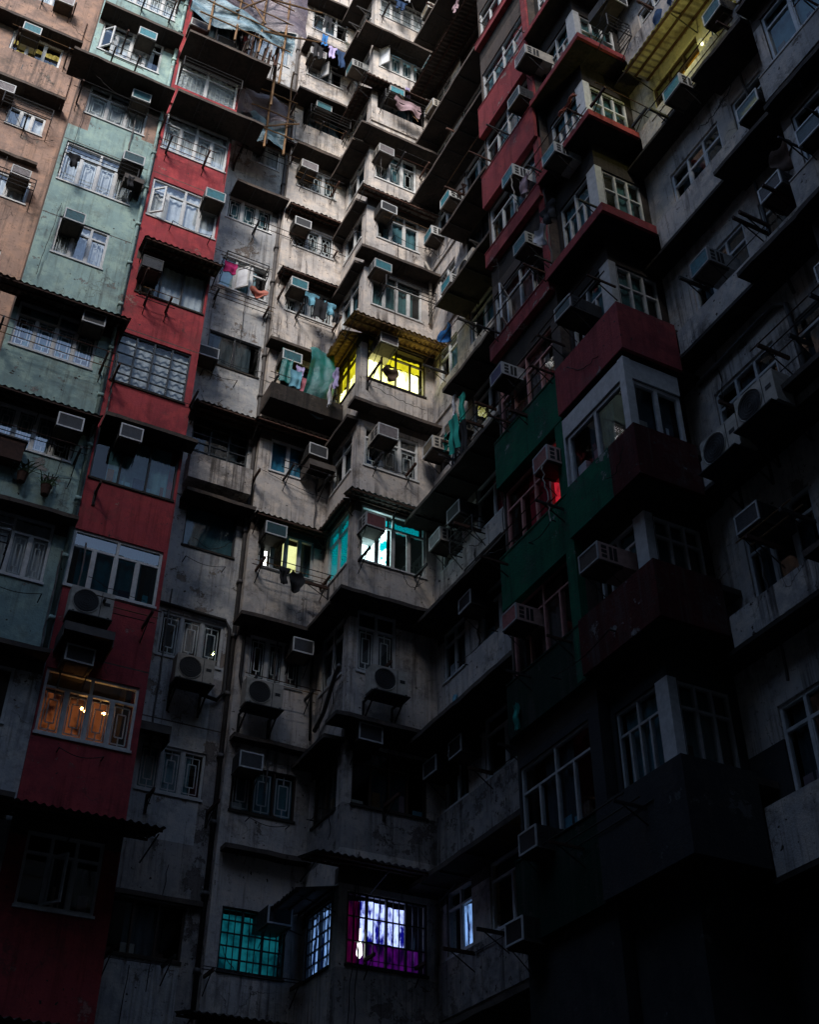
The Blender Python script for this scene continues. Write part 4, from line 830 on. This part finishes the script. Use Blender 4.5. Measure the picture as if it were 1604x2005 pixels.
pipe('B5', [(-8.62,-.2,18.3),(-8.6,-.2,17.0),(-8.55,-.25,16.4),(-8.45,-.2,15.3)], .03, 'cable', 'black hose down the pale parapet of the right wing', 'hose')
def cable(face, a, b, sag, label, y=-.12, r=.008, m='cable'):
    mb = MB(); A, B = Vector((a[0], y, a[1])), Vector((b[0], y, b[1])); j = random.Random(int(a[0]*50+a[1]))
    pts = [tuple(A.lerp(B, i/14)+Vector((j.uniform(-.015,.015), j.uniform(-.03,.03), -sag*math.sin(math.pi*i/14)))) for i in range(15)]
    mb.tube(pts, r, m, 4); return tag(obj('cable', mb, FM(face)), label, 'cable')
cable('A0', (-.95,30.0), (.3,29.3), .55, 'loose cable looping across the beige block')
cable('A1', (.55,29.9), (1.9,29.3), .25, 'cable sagging before the green column window',-.5)
cable('A3', (5.0,23.2), (7.0,22.9), .05, 'straight wire crossing the grey strip parapet',-.3)
cable('A4', (7.2,26.0), (7.25,24.9), .02, 'short cable under the teal unit of the stepped bay')
cable('A5', (9.45,34.4), (10.1,33.3), -.02, 'bare stick like cable under the corner bay teal unit',-.5,.012,'bamboo')
cable('A5', (9.0,31.2), (9.02,30.2), .05, 'grey hose under the grilled unit of the corner bay',-.3,.012,'pipe')
cable('A5', (10.35,39.0), (9.9,40.6), .1, 'thick cord at the top of the corner bay',-.3,.014)
cable('RB', (-13.3,22.8), (-13.1,21.4), .1, 'cream drain hose hanging from the wing teal unit',-.45,.012,'ac_cream')
cable('RB', (-13.0,14.6), (-12.85,13.3), .06, 'pale hose hanging below the red tinted unit',-.45,.012,'ac_cream')
cable('RB', (-14.9,13.9), (-13.5,13.6), .1, 'wire across the lower green panel',-.5,.010)
cable('A2', (4.6,30.6), (4.65,28.0), .05, 'cable running down the red column edge',-.06)
cable('A5', (9.0,22.1), (10.5,21.9), .06, 'wire strung on the lit bay parapet',-.2)
cable('B5', (-10.2,18.0), (-7.7,18.2), .12, 'cable under the right wing parapet',-.4)
cable('A4', (7.0,20.0), (8.7,19.7), .05, 'cable across the stepped bay wall',-.06)
cable('B1', (-19.8,27.4), (-16.0,27.5), .08, 'cable along the shaded wall parapet',-.12)
CB = []
for f, a0, a1, zlo, zhi in (('A0',-1.6,.2,22,35),('A1',.6,2.7,13,34),('A2',2.9,4.6,9,31),('A3',4.8,6.7,8,34),('A4',7.0,8.6,8,36),('A5',8.9,10.7,8,36),('B1',-19.8,-15.2,8,34),('RB',-14.8,-11.3,8,26),('B5',-10.8,-7.8,8,24),('R2',-7.4,-5,8,20),('S5',-21.5,-20.3,8,34)):
    for i in range(5 if f not in ('A3','A4','A5','B1') else 8):
        x = rnd.uniform(a0, a1); z = rnd.uniform(zlo, zhi); CB.append((f, z, x, rnd.random()))
OC = ordinals(CB, lambda i: i[1])
for it in CB:
    f, z, x, t = it; n, tot = OC[id(it)]
    if t < .45: cable(f, (x, z), (x+rnd.uniform(-.12,.12), z-rnd.uniform(1.2,3.5)), .0, f'thin hanging wall cable, {pos(n, tot, f)}', -.05-.05*rnd.random(), .009)
    elif t < .8: cable(f, (x, z), (x+rnd.uniform(.5,1.4)*(-1 if x > 0 and f[0] != 'A' else 1), z+rnd.uniform(-.5,.3)), rnd.uniform(.05,.35), f'sagging wall cable, {pos(n, tot, f)}', -.12-.3*rnd.random(), .008)
    else: cable(f, (x, z), (x+.01, z-rnd.uniform(2,4)), 0, f'narrow grey conduit, {pos(n, tot, f)}', -.04, .022, 'pipe')
mb = MB(); pts = []
for i in range(90): a = i*.42; pts.append((.16*math.cos(a)*(1+.2*math.sin(i)), -.3+.05*math.sin(i*1.7), .16*math.sin(a)*(1+.15*math.cos(i*2.1))))
mb.tube(pts, .009, 'rusty', 4); tag(obj('wire_coil', mb, FM('B1', -17.75, 28.3)), 'rusty coil of wire beside a teal unit on the shaded wall', 'wire coil')
def plant(face, s, z, out, n, sp, label, seed):
    root = tag(empty('potted_plant', FM(face, s, z, out)), label, 'plant'); j = random.Random(seed); m = MB()
    for i in range(n):
        a = j.random()*6.28; L = sp*(.6+.6*j.random()); dx, dy = math.cos(a), math.sin(a)*.5; w = .012+.01*j.random(); x0 = j.uniform(-.1,.1)
        pts = [(x0+dx*L*t*.6, dy*L*t*.6, L*(t-.55*t*t)) for t in (0,.35,.7,1)]
        for p, q in zip(pts, pts[1:]): m.quad((p[0]-w, p[1], p[2]), (p[0]+w, p[1], p[2]), (q[0]+w*.7, q[1], q[2]), (q[0]-w*.7, q[1], q[2]), 'leaf')
    obj('leaves', m, WM[root.name], root)
    p = MB(); p.tube([(0,0,-.22),(0,0,-.02),(0,0,0)], [.08,.11,.12], 'rusty', 10); obj('pot', p, WM[root.name], root)
plant('A1',1.55,16.75,.2,26,.5,'spiky potted plant on the left below the caged teal parapet',3); plant('A1',2.05,16.6,.2,26,.45,'smaller spiky potted plant right of its neighbour on the teal parapet',5)
plant('A4',8.55,38.2,.5,80,.8,'leafy green plant spilling over at the top of the stepped bay',9)
mb = MB(); mb.box(-.3,.3,-.3,0,0,.5,'rusty'); mb.box(-.34,.34,-.33,0,.5,.54,'ac_dark'); tag(obj('old_crate', mb, FM('A1', 1.15, 16.9, .05)), 'rusty crate on the teal parapet at the left edge', 'crate')

# ---------------------------------------------------------------- the lamp on the pale wing that lights its wall
wl = tag(empty('wall_lamp', FM('B5', -9.0, 22.9)), 'small white wall lamp glowing on the pale wing beside the orange window', 'lamp')
mb = MB(); mb.box(-.05,.05,-.03,0,-.08,.08,'ac_white'); mb.tube([(0,-.03,0),(0,-.16,.02)], .012, 'ac_white', 6); mb.tube([(0,-.16,.08),(0,-.16,.05),(0,-.16,.0)], [.03,.07,.09], 'ac_white', 10); obj('bracket', mb, WM[wl.name], wl)
mb = MB(); mb.tube([(0,-.16,-.01),(0,-.16,-.05),(0,-.16,-.08)], [.03,.03,.012], 'lamp_glass', 8); obj('bulb', mb, WM[wl.name], wl, True)
def point(name, loc, e, c, r=.06):
    l = bpy.data.lights.new(name, 'POINT'); l.energy = e; l.color = c; l.shadow_soft_size = r; o = bpy.data.objects.new(name, l); col.objects.link(o); o.location = loc
point('lamp_light', (10.55-.35, 9.3, 22.7), 12, (.90,.88,.22))
point('chandelier_light', (3.75, 20.62, 12.15), .22, (1,.30,.12), .05)
# ---------------------------------------------------------------- ground and the blocks round the yard, seen only in the panes, sized to shape the light
g = MB(); g.quad((-120,-120,0),(120,-120,0),(120,120,0),(-120,120,0),'asphalt'); tag(obj('ground', g, Matrix.Identity(4)), kind='structure')
def facing(name, x0, x1, y0, y1, h, label):
    mb = MB(); mb.box(x0, x1, y0, y1, 0, h, 'facing_plaster')
    k = 0
    while k*2.9+3 < h-2:
        z = 3+k*2.9; x = x0+1
        while x < x1-2.5: mb.box(x, x+1.6, y1, y1+.06, z, z+1.4, 'fin_dark'); x += 3.1
        mb.box(x0, x1, y1, y1+.35, z-1.1, z-1.0, 'soffit_and_shade'); k += 1
    return tag(obj(name, mb, Matrix.Identity(4)), label, 'apartment block')
facing('facing_block', -19.0, -14.6, 0, 30, 33.0, 'dark side block closing the yard on the left, unseen and sized to shade it')
facing('facing_block', -40, -1.2, -12, -5, FH1, 'taller dark block behind the viewer, unseen and sized to shape the light')
facing('facing_block', -1.1, 16, -12, -3.5, FH2, 'lower dark block behind the viewer, unseen and sized to shape the light')
